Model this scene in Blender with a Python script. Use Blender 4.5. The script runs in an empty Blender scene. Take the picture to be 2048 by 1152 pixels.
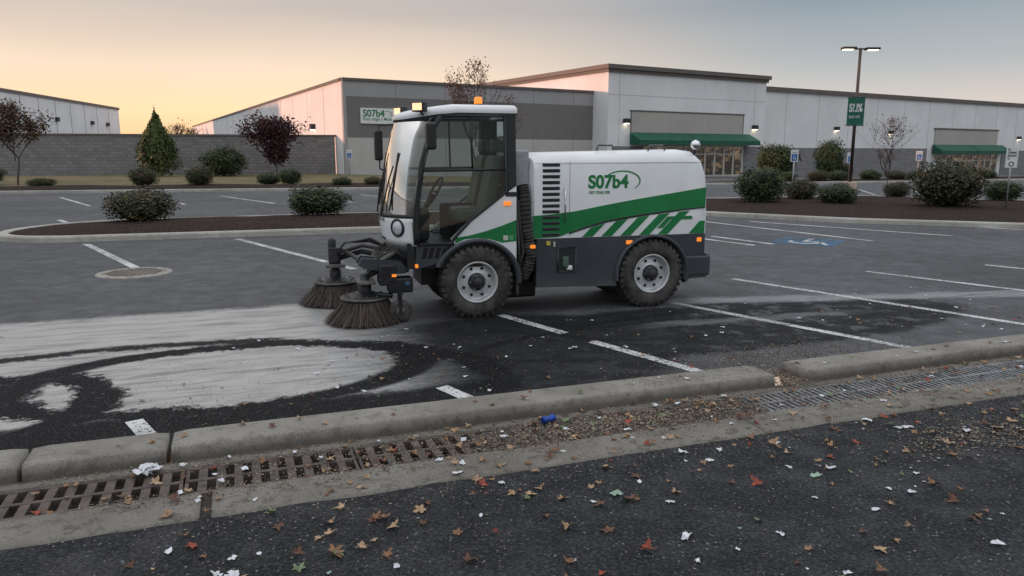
import bpy, math, random
from mathutils import Vector, Matrix, noise as mnoise
random.seed(7)
R=random.random
def U(a,b): return a+(b-a)*R()
scene=bpy.context.scene
col=bpy.context.collection
scene.view_settings.view_transform='Standard'
scene.view_settings.look='None'
scene.view_settings.exposure=0

# ------------------------------------------------------------------ node helper
class NT:
    def __init__(s,tree): s.t=tree; s.n=tree.nodes; s.l=tree.links
    def new(s,ty,**kw):
        n=s.n.new(ty)
        for k,v in kw.items(): setattr(n,k,v)
        return n
    def put(s,sock,v):
        if hasattr(v,'is_linked') or hasattr(v,'links'): s.l.new(v,sock)
        else: sock.default_value=v
    def m(s,op,a,b=0.0,c=0.0,clamp=False):
        n=s.new('ShaderNodeMath',operation=op,use_clamp=clamp)
        s.put(n.inputs[0],a); s.put(n.inputs[1],b); s.put(n.inputs[2],c)
        return n.outputs[0]
    def sm(s,x,a,b,lo=0.0,hi=1.0):
        n=s.new('ShaderNodeMapRange',interpolation_type='SMOOTHSTEP')
        s.put(n.inputs[0],x); n.inputs[1].default_value=a; n.inputs[2].default_value=b
        n.inputs[3].default_value=lo; n.inputs[4].default_value=hi
        return n.outputs[0]
    def mix(s,f,a,b,ty='MIX'):
        n=s.new('ShaderNodeMix',data_type='RGBA',blend_type=ty)
        s.put(n.inputs[0],f)
        for i,v in ((6,a),(7,b)):
            if isinstance(v,(int,float)): v=(v,v,v)
            if isinstance(v,tuple) and len(v)==3: v=v+(1,)
            s.put(n.inputs[i],v)
        return n.outputs[2]
    def noise(s,vec,scale,detail=3,rough=.55,dist=0.0):
        n=s.new('ShaderNodeTexNoise'); 
        if vec is not None: s.l.new(vec,n.inputs['Vector'])
        n.inputs['Scale'].default_value=scale; n.inputs['Detail'].default_value=min(detail,3)
        n.inputs['Roughness'].default_value=rough; n.inputs['Distortion'].default_value=dist
        return n.outputs[0]
    def voro(s,vec,scale,feature='F1'):
        n=s.new('ShaderNodeTexVoronoi',feature=feature)
        s.l.new(vec,n.inputs['Vector']); n.inputs['Scale'].default_value=scale
        return n
    def bump(s,h,strength,dist=.01,nrm=None):
        n=s.new('ShaderNodeBump'); s.l.new(h,n.inputs['Height'])
        s.put(n.inputs['Strength'],strength); n.inputs['Distance'].default_value=dist
        if nrm is not None: s.l.new(nrm,n.inputs['Normal'])
        return n.outputs[0]
def newmat(name):
    m=bpy.data.materials.new(name); m.use_nodes=True
    t=NT(m.node_tree); b=t.n['Principled BSDF']
    return m,t,b
def simple(name,c,rough=.6,metal=0.0,var=.25,scale=6,bump=.0,bscale=80,spec=.5,emit=None,es=0,coat=0,bdist=.01):
    m,t,b=newmat(name)
    tc=t.new('ShaderNodeTexCoord').outputs['Object']
    n1=t.noise(tc,scale,3,.6)
    f=t.sm(n1,.3,.75)
    dark=tuple(x*(1-var) for x in c); lite=tuple(min(1,x*(1+var*.5)) for x in c)
    t.put(b.inputs['Base Color'],t.mix(f,dark,lite))
    t.put(b.inputs['Roughness'],t.sm(n1,.2,.8,max(0,rough-.08),min(1,rough+.1)))
    b.inputs['Metallic'].default_value=metal
    b.inputs['Specular IOR Level'].default_value=spec
    b.inputs['Coat Weight'].default_value=coat
    if bump>0: t.put(b.inputs['Normal'],t.bump(t.noise(tc,bscale,2),bump,bdist))
    if emit: b.inputs['Emission Color'].default_value=emit+(1,); b.inputs['Emission Strength'].default_value=es
    return m

# ------------------------------------------------------------------ mesh helpers
def mk(name,v,f,mat,parent=None,smooth=False,mi=None,loc=None,rot=None):
    me=bpy.data.meshes.new(name); me.from_pydata([tuple(p) for p in v],[],f)
    mats=mat if isinstance(mat,(list,tuple)) else [mat]
    for mm in mats: me.materials.append(mm)
    if mi: me.polygons.foreach_set('material_index',mi)
    if smooth: me.polygons.foreach_set('use_smooth',[True]*len(me.polygons))
    me.update()
    o=bpy.data.objects.new(name,me); col.objects.link(o)
    if parent: o.parent=parent
    if loc: o.location=loc
    if rot: o.rotation_euler=rot
    return o
def empty(name,loc=(0,0,0),rz=0,parent=None):
    o=bpy.data.objects.new(name,None); col.objects.link(o); o.location=loc; o.rotation_euler=(0,0,rz); o.empty_display_size=.2
    if parent:o.parent=parent
    return o
def bev(o,w,seg=2,ang=35):
    b=o.modifiers.new('b','BEVEL'); b.width=w; b.segments=seg; b.limit_method='ANGLE'; b.angle_limit=math.radians(ang)
    o.data.polygons.foreach_set('use_smooth',[True]*len(o.data.polygons))
    w2=o.modifiers.new('wn','WEIGHTED_NORMAL'); w2.keep_sharp=True
    return o
BF=[(0,3,2,1),(4,5,6,7),(0,1,5,4),(1,2,6,5),(2,3,7,6),(3,0,4,7)]
def bxv(x0,x1,y0,y1,z0,z1):
    return [(x0,y0,z0),(x1,y0,z0),(x1,y1,z0),(x0,y1,z0),(x0,y0,z1),(x1,y0,z1),(x1,y1,z1),(x0,y1,z1)]
def box(name,x0,x1,y0,y1,z0,z1,mat,parent=None,bevel=0,seg=2):
    o=mk(name,bxv(x0,x1,y0,y1,z0,z1),BF,mat,parent)
    if bevel: bev(o,bevel,seg)
    return o
class MB:
    def __init__(s): s.v=[];s.f=[];s.mi=[]
    def add(s,v,f,mi=0):
        k=len(s.v); s.v+=[tuple(p) for p in v]; s.f+=[tuple(i+k for i in q) for q in f]; s.mi+=[mi]*len(f)
    def box(s,x0,x1,y0,y1,z0,z1,mi=0): s.add(bxv(x0,x1,y0,y1,z0,z1),BF,mi)
    def tube(s,pts,r,seg=8,mi=0,caps=True):
        pts=[Vector(p) for p in pts]; n=len(pts)
        rr=r if isinstance(r,(list,tuple)) else [r]*n
        v=[];f=[]
        up=None
        for i,p in enumerate(pts):
            d=(pts[min(i+1,n-1)]-pts[max(i-1,0)]).normalized()
            if up is None:
                up=Vector((0,0,1)) if abs(d.z)<.9 else Vector((1,0,0))
            a=d.cross(up)
            if a.length<1e-4: a=d.cross(Vector((0,1,0)))
            a.normalize(); b=a.cross(d).normalized(); up=b
            for k in range(seg):
                t=2*math.pi*k/seg; v.append(p+(a*math.cos(t)+b*math.sin(t))*rr[i])
        for i in range(n-1):
            for k in range(seg):
                k2=(k+1)%seg; f.append((i*seg+k,i*seg+k2,(i+1)*seg+k2,(i+1)*seg+k))
        if caps: f.append(tuple(range(seg))[::-1]); f.append(tuple((n-1)*seg+k for k in range(seg)))
        s.add(v,f,mi)
    def lathe(s,prof,o,axis,seg=32,mi=0):
        o=Vector(o);ax=Vector(axis).normalized()
        a=ax.cross(Vector((0,0,1)))
        if a.length<.01:a=Vector((1,0,0))
        a.normalize();b=ax.cross(a)
        v=[];f=[]
        for (r,h) in prof:
            for k in range(seg):
                t=2*math.pi*k/seg; v.append(o+ax*h+(a*math.cos(t)+b*math.sin(t))*r)
        for i in range(len(prof)-1):
            for k in range(seg):
                k2=(k+1)%seg; f.append((i*seg+k,i*seg+k2,(i+1)*seg+k2,(i+1)*seg+k))
        s.add(v,f,mi)
    def prism(s,pts,y0,y1,mi=0):
        n=len(pts)
        v=[(p[0],y0,p[1]) for p in pts]+[(p[0],y1,p[1]) for p in pts]
        f=[tuple(range(n)),tuple(range(n,2*n))[::-1]]+[(i,i+n,(i+1)%n+n,(i+1)%n) for i in range(n)]
        s.add(v,f,mi)
    def obj(s,name,mat,parent=None,smooth=False,fix=True,**k):
        o=mk(name,s.v,s.f,mat,parent,smooth,s.mi,**k)
        if fix:
            import bmesh
            bm=bmesh.new(); bm.from_mesh(o.data); bmesh.ops.recalc_face_normals(bm,faces=bm.faces); bm.to_mesh(o.data); bm.free()
        return o
def tube(name,pts,r,mat,parent=None,seg=8):
    b=MB(); b.tube(pts,r,seg); return b.obj(name,mat,parent,True)
def lathe(name,prof,o,axis,mat,parent=None,seg=32,smooth=True):
    b=MB(); b.lathe(prof,o,axis,seg); return b.obj(name,mat,parent,smooth)
def prism(name,pts,y0,y1,mat,parent=None,bevel=0):
    b=MB(); b.prism(pts,y0,y1); o=b.obj(name,mat,parent)
    if bevel: bev(o,bevel)
    return o
def text(name,body,x,z,width,mat,parent,y=0,bold=.02,h=None,sp=1.0):
    cu=bpy.data.curves.new(name,'FONT'); cu.body=body; cu.size=1; cu.offset=bold; cu.extrude=.004; cu.align_x='LEFT'; cu.space_line=sp
    t=bpy.data.objects.new(name,cu); col.objects.link(t); bpy.context.view_layer.update()
    me=bpy.data.meshes.new_from_object(t); bpy.data.objects.remove(t)
    xs=[v.co.x for v in me.vertices]; ys=[v.co.y for v in me.vertices]
    sx=width/(max(xs)-min(xs)); sy=sx if h is None else h/(max(ys)-min(ys))
    x0=min(xs);y0=min(ys)
    for v in me.vertices:
        a=(v.co.x-x0)*sx; b=(v.co.y-y0)*sy
        v.co=(x+a, y+v.co.z*.3, z+b)
    me.materials.clear(); me.materials.append(mat)
    o=bpy.data.objects.new(name,me); col.objects.link(o); o.parent=parent
    return o

# ------------------------------------------------------------------ terrain height
def sst(x,a,b):
    t=max(0,min(1,(x-a)/(b-a))); return t*t*(3-2*t)
def gz(x,y):
    sf=.851*(x+13.64)+.526*(y-62.27); tf=-.526*(x+13.64)+.851*(y-62.27)
    return -.016*max(0,min(sf,115))*sst(tf,-35,-3)
def cw(s,n,z=0):
    return (.94*s+.341*n, 5.87+.341*s-.94*n, z)

# ------------------------------------------------------------------ WORLD
SUN_AZ=math.radians(-90); SUN_EL=math.radians(4.0)
w=bpy.data.worlds.new("World"); scene.world=w; w.use_nodes=True
t=NT(w.node_tree); bg=t.n['Background']
sky=t.new('ShaderNodeTexSky',sky_type='NISHITA'); sky.sun_disc=False
sky.sun_elevation=SUN_EL; sky.sun_rotation=SUN_AZ; sky.air_density=1.0; sky.dust_density=2.0; sky.ozone_density=2.0
tc=t.new('ShaderNodeTexCoord').outputs['Generated']
sep=t.new('ShaderNodeSeparateXYZ'); t.l.new(tc,sep.inputs[0])
def ramp(fac,stops):
    r=t.new('ShaderNodeValToRGB'); t.l.new(fac,r.inputs[0]); cr=r.color_ramp
    while len(cr.elements)<len(stops): cr.elements.new(.5)
    for e,(p,c) in zip(cr.elements,stops): e.position=p; e.color=c+(1,)
    return r.outputs[0]
z=t.m('MAXIMUM',sep.outputs[2],0)
warm=ramp(z,[(0,(1.0,.60,.28)),(.05,(1.0,.71,.42)),(.10,(.84,.66,.50)),(.17,(.54,.47,.42)),(.30,(.52,.53,.55)),(.6,(.88,.93,1.0)),(1,(1.0,1.0,1.0))])
cool=ramp(z,[(0,(.78,.61,.49)),(.05,(.62,.55,.50)),(.10,(.41,.43,.44)),(.18,(.24,.295,.345)),(.30,(.42,.48,.54)),(.6,(.88,.93,1.0)),(1,(1.0,1.0,1.0))])
ga=math.radians(-30)
dt=t.m('ADD',t.m('MULTIPLY',sep.outputs[0],math.sin(ga)),t.m('MULTIPLY',sep.outputs[1],math.cos(ga)))
hl=t.m('SQRT',t.m('ADD',t.m('MULTIPLY',sep.outputs[0],sep.outputs[0]),t.m('MULTIPLY',sep.outputs[1],sep.outputs[1])))
dt=t.m('DIVIDE',dt,t.m('MAXIMUM',hl,.01))
fw=t.sm(dt,.60,1.0)
grad=t.mix(fw,cool,warm)
mp=t.new('ShaderNodeMapping'); t.l.new(tc,mp.inputs[0]); mp.inputs['Scale'].default_value=(1,1,7)
cl=t.noise(mp.outputs[0],1.6,2,.5)
grad=t.mix(1.0,grad,t.mix(t.sm(cl,.35,.7),(.95,.95,.96),(1.04,1.03,1.03)),'MULTIPLY')
nis=t.mix(1.0,sky.outputs[0],(.10,.10,.10),'MULTIPLY')
fin=t.mix(.10,grad,nis)
t.l.new(fin,bg.inputs[0]); bg.inputs[1].default_value=1.27
sl=bpy.data.lights.new('sun','SUN'); sl.energy=3.4; sl.angle=math.radians(2.0); sl.color=(1.0,.50,.32)
so=bpy.data.objects.new('sun',sl); col.objects.link(so)
sd=Vector((math.sin(SUN_AZ)*math.cos(SUN_EL),math.cos(SUN_AZ)*math.cos(SUN_EL),math.sin(SUN_EL)))
so.rotation_euler=sd.to_track_quat('Z','Y').to_euler()

# ------------------------------------------------------------------ CAMERA
cam=bpy.data.cameras.new('camera'); co=bpy.data.objects.new('camera',cam); col.objects.link(co)
cam.lens=1500/2048*36; cam.sensor_width=36; cam.clip_end=4000; cam.clip_start=.05
co.location=(0,0,1.9); co.rotation_euler=(math.radians(90-10.241),0,0); scene.camera=co

# ------------------------------------------------------------------ GROUND MATERIALS
def asphalt(name,base,fore=False):
    m,t,b=newmat(name)
    pos=t.new('ShaderNodeNewGeometry').outputs['Position']
    big=t.noise(pos,.30,3,.6); mid=t.noise(pos,3.0,3,.68); fine=t.noise(pos,45 if fore else 70,2,.8)
    vo=t.voro(pos,62 if fore else 80)
    c=t.mix(t.sm(big,.3,.7),tuple(x*.72 for x in base),tuple(x*1.25 for x in base))
    c=t.mix(t.sm(mid,.3,.75),t.mix(1.0,c,.65,'MULTIPLY'),t.mix(1.0,c,1.3,'MULTIPLY'))
    c=t.mix(t.m('MULTIPLY',t.sm(fine,.50,.66),.32 if fore else .32),c,(.13,.135,.145))
    c=t.mix(t.m('MULTIPLY',t.sm(fine,.50,.36),.9),c,(.005,.005,.006))
    speck=t.sm(vo.outputs['Color'],.82 if fore else .84,.93)
    speck=t.m('MULTIPLY',speck,t.sm(vo.outputs['Distance'],.5,.3))
    c=t.mix(t.m('MULTIPLY',speck,.8),c,(.28,.28,.28) if fore else (.24,.24,.24))
    wv=t.new('ShaderNodeVectorMath',operation='ADD'); nz=t.new('ShaderNodeTexNoise'); nz.inputs['Scale'].default_value=2.5; nz.inputs['Detail'].default_value=3; t.l.new(pos,nz.inputs[0])
    sc=t.new('ShaderNodeVectorMath',operation='SCALE'); t.l.new(nz.outputs['Color'],sc.inputs[0]); sc.inputs['Scale'].default_value=.7
    t.l.new(pos,wv.inputs[0]); t.l.new(sc.outputs[0],wv.inputs[1])
    ed=t.voro(wv.outputs[0],.55 if not fore else 1.0,'DISTANCE_TO_EDGE').outputs['Distance']
    crack=t.m('MULTIPLY',t.sm(ed,.008 if fore else .005,.001),t.sm(mid,.42,.55))
    c=t.mix(t.m('MULTIPLY',crack,.8),c,(.005,.005,.005))
    h=t.m('ADD',t.m('MULTIPLY',fine,1.2),t.m('MULTIPLY',vo.outputs['Distance'],.7))
    return m,t,b,pos,c,h,mid,fine
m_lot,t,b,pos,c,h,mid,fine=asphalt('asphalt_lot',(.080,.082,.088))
sp=t.new('ShaderNodeSeparateXYZ'); t.l.new(pos,sp.inputs[0]); X,Y=sp.outputs[0],sp.outputs[1]
y0=t.m('SUBTRACT',Y,5.87)
s_=t.m('ADD',t.m('MULTIPLY',X,.94),t.m('MULTIPLY',y0,.341))
m_=t.m('ADD',t.m('MULTIPLY',X,-.341),t.m('MULTIPLY',y0,.94))
cb=t.new('ShaderNodeCombineXYZ'); t.l.new(s_,cb.inputs[0]); t.l.new(m_,cb.inputs[1])
wob=t.m('SUBTRACT',t.noise(cb.outputs[0],1.1,3,.6),.5)
wob2=t.m('SUBTRACT',t.noise(cb.outputs[0],12,3,.8),.5)
st=t.new('ShaderNodeMapping'); t.l.new(cb.outputs[0],st.inputs[0]); st.inputs['Scale'].default_value=(1.1,6.5,1); st.inputs['Rotation'].default_value=(0,0,.06)
streak=t.noise(st.outputs[0],1.0,3,.6)
st2=t.new('ShaderNodeMapping'); t.l.new(cb.outputs[0],st2.inputs[0]); st2.inputs['Scale'].default_value=(3.5,38,1)
streak2=t.noise(st2.outputs[0],1.0,3,.75)
ms=t.m('ADD',m_,t.m('ADD',t.m('MULTIPLY',wob,.36),t.m('MULTIPLY',wob2,.28)))
ss=t.m('ADD',s_,t.m('ADD',t.m('MULTIPLY',wob,.5),t.m('MULTIPLY',wob2,.36)))
def ell(cs,cm,rs,rm):
    a=t.m('DIVIDE',t.m('SUBTRACT',ss,cs),rs); bb=t.m('DIVIDE',t.m('SUBTRACT',ms,cm),rm)
    return t.m('SQRT',t.m('ADD',t.m('MULTIPLY',a,a),t.m('MULTIPLY',bb,bb)))
def ring(e,lo,hi,f=.045):
    return t.m('MULTIPLY',t.sm(e,lo-f,lo+f),t.sm(e,hi+f,hi-f))
e1=ell(-2.2,1.25,1.42,.82); e2=ell(-3.1,.5,3.1,2.02); e3=ell(-4.3,.85,1.0,.75); e4=ell(3.0,1.40,3.5,1.05); e5=ell(.6,1.25,1.6,1.6)
film_sheen=t.m('MULTIPLY',t.sm(ms,4.30,4.0),t.m('MULTIPLY',t.sm(ss,-.1,-1.2),t.sm(ms,.0,.35)))
band=t.m('MAXIMUM',ring(e1,1.04,1.32),t.m('MULTIPLY',ring(e2,.950,1.045,.025),.95))
band=t.m('MAXIMUM',band,ring(e3,1.02,1.38))
low=t.m('MULTIPLY',t.sm(ms,.42,.22),t.sm(ss,.3,-.6))
band=t.m('MAXIMUM',band,low)
band=t.m('MULTIPLY',band,t.sm(wob2,-.22,-.06,.6,1))
dark=t.m('MAXIMUM',t.sm(e4,1.08,.92),t.sm(e5,1.05,.85))
arcs=t.m('MULTIPLY',t.m('MAXIMUM',ring(ell(3.2,1.5,2.2,.6),.9,1.0),ring(ell(2.6,1.1,2.6,.7),.93,1.02)),.9)
film_sheen=t.m('MULTIPLY',film_sheen,t.m('SUBTRACT',1,band,clamp=True))
film_sheen=t.m('MULTIPLY',film_sheen,t.sm(streak,.25,.58,.40,1.0))
pal=t.m('MULTIPLY',t.sm(t.m('ABSOLUTE',t.m('SUBTRACT',ms,t.m('SUBTRACT',3.5,t.m('MULTIPLY',s_,.235)))),.30,.10),t.sm(s_,2.6,3.4))
pal2=t.m('MULTIPLY',t.sm(t.m('ABSOLUTE',t.m('SUBTRACT',ms,t.m('SUBTRACT',1.75,t.m('MULTIPLY',s_,.06)))),.18,.05),t.m('MULTIPLY',t.sm(s_,1.8,2.6),t.sm(s_,5.4,4.2)))
pal=t.m('MULTIPLY',t.m('MAXIMUM',pal,t.m('MULTIPLY',pal2,.6)),t.sm(streak,.3,.6,.4,1))
c=t.mix(t.m('MULTIPLY',dark,.97),c,t.mix(t.sm(mid,.3,.7),(.005,.006,.007),(.018,.019,.022)))
c=t.mix(arcs,c,(.004,.004,.004))
c=t.mix(t.m('MULTIPLY',pal,.75),c,(.24,.245,.25))
fc=t.mix(t.sm(streak2,.30,.75),(.25,.245,.235),(.46,.45,.43))  # pale film colour paints in the sky's sheen on the wet asphalt
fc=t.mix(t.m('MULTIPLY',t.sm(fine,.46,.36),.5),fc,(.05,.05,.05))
c=t.mix(t.m('MULTIPLY',film_sheen,.94),c,fc)
c=t.mix(t.m('MULTIPLY',band,.97),c,t.mix(t.sm(fine,.46,.66),(.004,.004,.005),(.055,.055,.057)))
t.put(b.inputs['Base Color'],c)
ro=t.m('SUBTRACT',.82,t.m('MULTIPLY',film_sheen,.52))
ro=t.m('SUBTRACT',ro,t.m('MULTIPLY',t.m('MULTIPLY',dark,t.sm(mid,.50,.66)),.50))
ro=t.m('SUBTRACT',ro,t.m('MULTIPLY',pal,.25))
t.put(b.inputs['Roughness'],ro)
spc=t.m('SUBTRACT',.5,t.m('MULTIPLY',band,.4))
spc=t.m('SUBTRACT',spc,t.m('MULTIPLY',dark,.28))
t.put(b.inputs['Specular IOR Level'],t.m('MAXIMUM',t.m('ADD',spc,t.m('MULTIPLY',film_sheen,.4)),.06))
h=t.m('ADD',h,t.m('MULTIPLY',t.noise(pos,24,2,.7),2.0))
t.put(b.inputs['Normal'],t.bump(h,t.m('MAXIMUM',t.m('ADD',t.m('SUBTRACT',.5,t.m('MULTIPLY',film_sheen,.36)),t.m('MULTIPLY',band,.5)),.1),.010))
m_road,t,b,pos,c,h,mid,fine=asphalt('asphalt_road',(.021,.0225,.026),True)
t.put(b.inputs['Base Color'],c); t.put(b.inputs['Roughness'],t.sm(mid,.40,.65,.8,.5)); b.inputs['Specular IOR Level'].default_value=.28
t.put(b.inputs['Normal'],t.bump(h,1.0,.02))

def concrete(name,c1,c2,sc=1.0,stain=.4,bs=.4,base_dark=False):
    m,t,b=newmat(name)
    pos=t.new('ShaderNodeNewGeometry').outputs['Position']
    n1=t.noise(pos,1.6*sc,3,.6); n2=t.noise(pos,9*sc,3,.75); n3=t.noise(pos,120*sc,2,.75)
    c=t.mix(t.sm(n1,.3,.7),c1,c2); c=t.mix(t.m('MULTIPLY',t.sm(n2,.50,.34),stain),c,tuple(x*.40 for x in c1))
    c=t.mix(t.m('MULTIPLY',t.sm(n3,.48,.34),.6),c,tuple(x*.35 for x in c1))
    c=t.mix(t.m('MULTIPLY',t.sm(n3,.58,.70),.4),c,tuple(min(1,x*1.5) for x in c2))
    if base_dark:
        s3=t.new('ShaderNodeSeparateXYZ'); t.l.new(pos,s3.inputs[0])
        c=t.mix(t.m('MULTIPLY',t.sm(t.m('ADD',s3.outputs[2],t.m('MULTIPLY',n2,.04)),.105,.045),.62),c,(.05,.042,.034))  # mixes in dark brown towards the base
    t.put(b.inputs['Base Color'],c); b.inputs['Roughness'].default_value=.9; b.inputs['Specular IOR Level'].default_value=.3
    t.put(b.inputs['Normal'],t.bump(n3,bs,.006))
    return m
m_curb=concrete('kerb_concrete',(.195,.178,.155),(.285,.268,.24),base_dark=True)
m_apron=concrete('apron_concrete',(.15,.135,.117),(.22,.205,.18),1.2,.6)
m_curb2=concrete('kerb_concrete_far',(.34,.32,.29),(.46,.44,.40),.5,.3,.2)
m_iron=simple('cast_iron',(.11,.085,.072),.6,.3,.5,9,.5,60,bdist=.004)
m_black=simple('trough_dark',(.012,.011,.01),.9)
m_steel=simple('galv_grate',(.22,.22,.225),.5,.4,.5,9,.3,60)

# ------------------------------------------------------------------ GROUND SHEETS
SG=[-1800,-500,-160,-80,-40,-20,-10,-5,0,5,10]+list(range(16,150,6))+[220,500,1800]
MG=[-.45,2,5,10,15,20]+list(range(26,160,6))+[220,500,1800]
v=[];f=[]
for mm in MG:
    for s in SG:
        x,y,_=cw(s,-mm); v.append((x,y,gz(x,y)))
ns=len(SG)
for j in range(len(MG)-1):
    for i in range(ns-1): f.append((j*ns+i,j*ns+i+1,(j+1)*ns+i+1,(j+1)*ns+i))
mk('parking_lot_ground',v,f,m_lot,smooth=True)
v=[cw(-1800,1.5),cw(1800,1.5),cw(1800,400),cw(-1800,400)]
mk('road',v,[(0,3,2,1)],m_road)

def extr_curb(mb,s0,s1,prof,step=.12,jit=.002):
    n=max(2,int((s1-s0)/step))
    v=[];f=[]
    k=len(prof)
    for i in range(n+1):
        s=s0+(s1-s0)*i/n
        for (nn,z) in prof:
            nv=mnoise.noise(Vector((s*2.5,nn*4,z*4)))*jit*2+mnoise.noise(Vector((s*14,nn*20,z*20)))*jit
            e=min(i,n-i)
            dz=-.010 if (e==0 and z>.05) else 0
            v.append(cw(s,nn+nv,z+nv+dz))
    for i in range(n):
        for j in range(k-1): f.append((i*k+j,(i+1)*k+j,(i+1)*k+j+1,i*k+j+1))
    f.append(tuple(range(k))); f.append(tuple(n*k+j for j in range(k))[::-1])
    mb.add(v,f)
cp=[(.36,-.1),(.362,.095),(.368,.104),(.378,.107),(.40,.108),(.50,.109),(.62,.107),(.638,.105),(.650,.100),(.657,.092),(.661,.082),(.676,.012),(.678,-.1)]
mb=MB()
for a,bb in [(-30,-9),(-8.98,-6.2),(-6.18,-3.32),(-3.29,-2.52),(-2.49,2.06),(2.38,6.6),(6.63,11),(11.03,30)]:
    extr_curb(mb,a,bb,cp,.08)
o=mb.obj('kerb',m_curb,smooth=True)
e=empty('storm_drain')
mb=MB()
extr_curb(mb,-30,30,[(.66,-.05),(.66,.004),(.775,.002),(.785,-.3)],.5,.001)
mb.obj('gutter_strip',m_apron,e,True)
mb=MB()
for a,bb in [(-30,-6),(-5.97,-2.30),(-2.24,1.3),(1.315,5),(5.02,9),(9.02,30)]:
    extr_curb(mb,a,bb,[(1.195,-.3),(1.198,.004),(1.205,.014),(1.22,.017),(1.30,.016),(1.40,.015),(1.49,.013),(1.515,.004),(1.54,-.05)],.07,.006)
mb.obj('apron',m_apron,e,True)
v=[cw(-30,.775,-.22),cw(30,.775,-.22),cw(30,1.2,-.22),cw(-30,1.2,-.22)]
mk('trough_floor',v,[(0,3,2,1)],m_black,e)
mk('apron_joint_fill',[cw(-2.34,1.2,-.012),cw(-2.2,1.2,-.012),cw(-2.2,1.53,-.012),cw(-2.34,1.53,-.012)],[(0,3,2,1)],simple('joint_dirt',(.05,.042,.035),.95,0,.5,30,.6),e)
mb=MB()
def sbox(mb,s0,s1,n0,n1,z0,z1,mi=0):
    v=[cw(s0,n1,z0),cw(s1,n1,z0),cw(s1,n0,z0),cw(s0,n0,z0),cw(s0,n1,z1),cw(s1,n1,z1),cw(s1,n0,z1),cw(s0,n0,z1)]
    mb.add(v,BF,mi)
sec=1.0; s=-2.40-8*sec
while s<12:
    mi=0 if s<1.2 else 1
    for a,bb in ((.788,.828),(.976,1.008),(1.156,1.192)): sbox(mb,s+.006,s+sec-.006,a,bb,-.035,.004,mi)
    np_=10 if mi==0 else 18; p=sec/np_
    for k in range(np_+1):
        wd=p*.50
        a=s+k*p-wd/2; bb=a+wd
        a=max(a,s+.006); bb=min(bb,s+sec-.006)
        sbox(mb,a,bb,.828,.976,-.035,.002,mi); 
        sbox(mb,a,bb,1.008,1.156,-.035,.002,mi)
    s+=sec
mb.obj('grate',[m_iron,m_steel],e)

# stripes
def worn(name,c,lo=.30,hi=.46):
    m,t,b=newmat(name)
    pos=t.new('ShaderNodeNewGeometry').outputs['Position']
    n=t.noise(pos,22,3,.9); n2=t.noise(pos,1.6,2,.6)
    t.put(b.inputs['Base Color'],t.mix(t.sm(n2,.3,.7),tuple(x*.7 for x in c),c)); b.inputs['Roughness'].default_value=.65
    t.put(b.inputs['Alpha'],t.sm(t.m('ADD',n,t.m('MULTIPLY',n2,.2)),lo,hi))
    return m
m_paint=worn('white_paint',(.58,.58,.58),.48,.60); m_blue=worn('blue_paint',(.06,.20,.36),.48,.75)
def stripe(mb,a,b,w=.11,z=.004):
    d=Vector((b[0]-a[0],b[1]-a[1])); L=d.length; d/=L; p=Vector((-d.y,d.x))*w/2
    n=max(1,int(L/2)); v=[];f=[]
    for i in range(n+1):
        q=Vector(a)+d*L*i/n
        zz=gz(q.x,q.y)+z
        v+= [(q.x+p.x,q.y+p.y,zz),(q.x-p.x,q.y-p.y,zz)]
    for i in range(n): f.append((2*i,2*i+1,2*i+3,2*i+2))
    mb.add(v,f)
mb=MB()
LL=[((-8.99,15.74),(-6.11,12.18)),((-6.13,16.67),(-2.6,12.25)),((-.14,8.71),(.56,7.78)),((.82,7.43),(1.95,5.98)),((2.03,9.47),(3.98,7.12)),
((3.37,11.29),(6.3,7.5)),((5.75,12.02),(8.3,8.9)),((8.12,12.74),(11,9.2)),((-.58,5.93),(-.3,5.58)),((-2.72,5.14),(-2.4,4.75)),
((6.66,20.98),(10.19,17.28)),((5.4,20.9),(7.86,16.28)),((4.0,17.1),(5.04,15.48)),((4.6,17.2),(5.5,15.7)),
((-19.39,32.36),(-15.23,27.16)),((-12.96,21.46),(-11.66,19.95)),((-15.88,33.1),(-12.14,27.96)),((-12.96,33.48),(-8.97,28.51)),((-9.12,22.3),(-8.15,21.3)),
((-9.9,33.9),(-6.2,29.2)),((-6.9,34.4),(-3.2,29.8)),((-22.5,31.7),(-18.6,26.8)),((10.5,13.6),(14,9.6)),
((9.2,22.0),(13.5,18.0))]
for a,bb in LL: stripe(mb,a,bb,.12 if a[1]<14 else .14)
for k in range(8): stripe(mb,(14+k*2.6,34+k*.5),(15.5+k*2.6,39+k*.5),.14)
mb.obj('parking_line_markings',m_paint,fix=False)
ac=empty('accessible_parking_marking',(6.4,16.15,0),math.radians(-35))
mk('blue_panel',[(-.65,-.7,.005),(.65,-.7,.005),(.65,.7,.005),(-.65,.7,.005)],[(0,1,2,3)],m_blue,ac)
mb=MB(); v=[];f=[]
for k in range(20):
    a=math.radians(-200+k*13); v+=[(.34*math.cos(a)-.03,.34*math.sin(a)-.15,.009),(.24*math.cos(a)-.03,.24*math.sin(a)-.15,.009)]
for k in range(19): f.append((2*k,2*k+1,2*k+3,2*k+2))
mb.add(v,f)
for q in [[(-.1,-.1),(0,-.1),(0,.35),(-.1,.35)],[(0,-.1),(.3,-.1),(.3,0),(0,0)],[(.25,-.1),(.45,-.5),(.52,-.45),(.33,-.05)],[(-.12,.42),(.02,.42),(.02,.56),(-.12,.56)]]:
    mb.add([(a,b2,.009) for a,b2 in q],[(0,1,2,3)])
mb.obj('wheelchair_symbol',m_paint,ac,fix=False)
mh=empty('manhole_cover',(-6.05,11.87,0))
m_mh=simple('manhole_metal',(.34,.31,.27),.6,.2,.4,8,.6,30)
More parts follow.
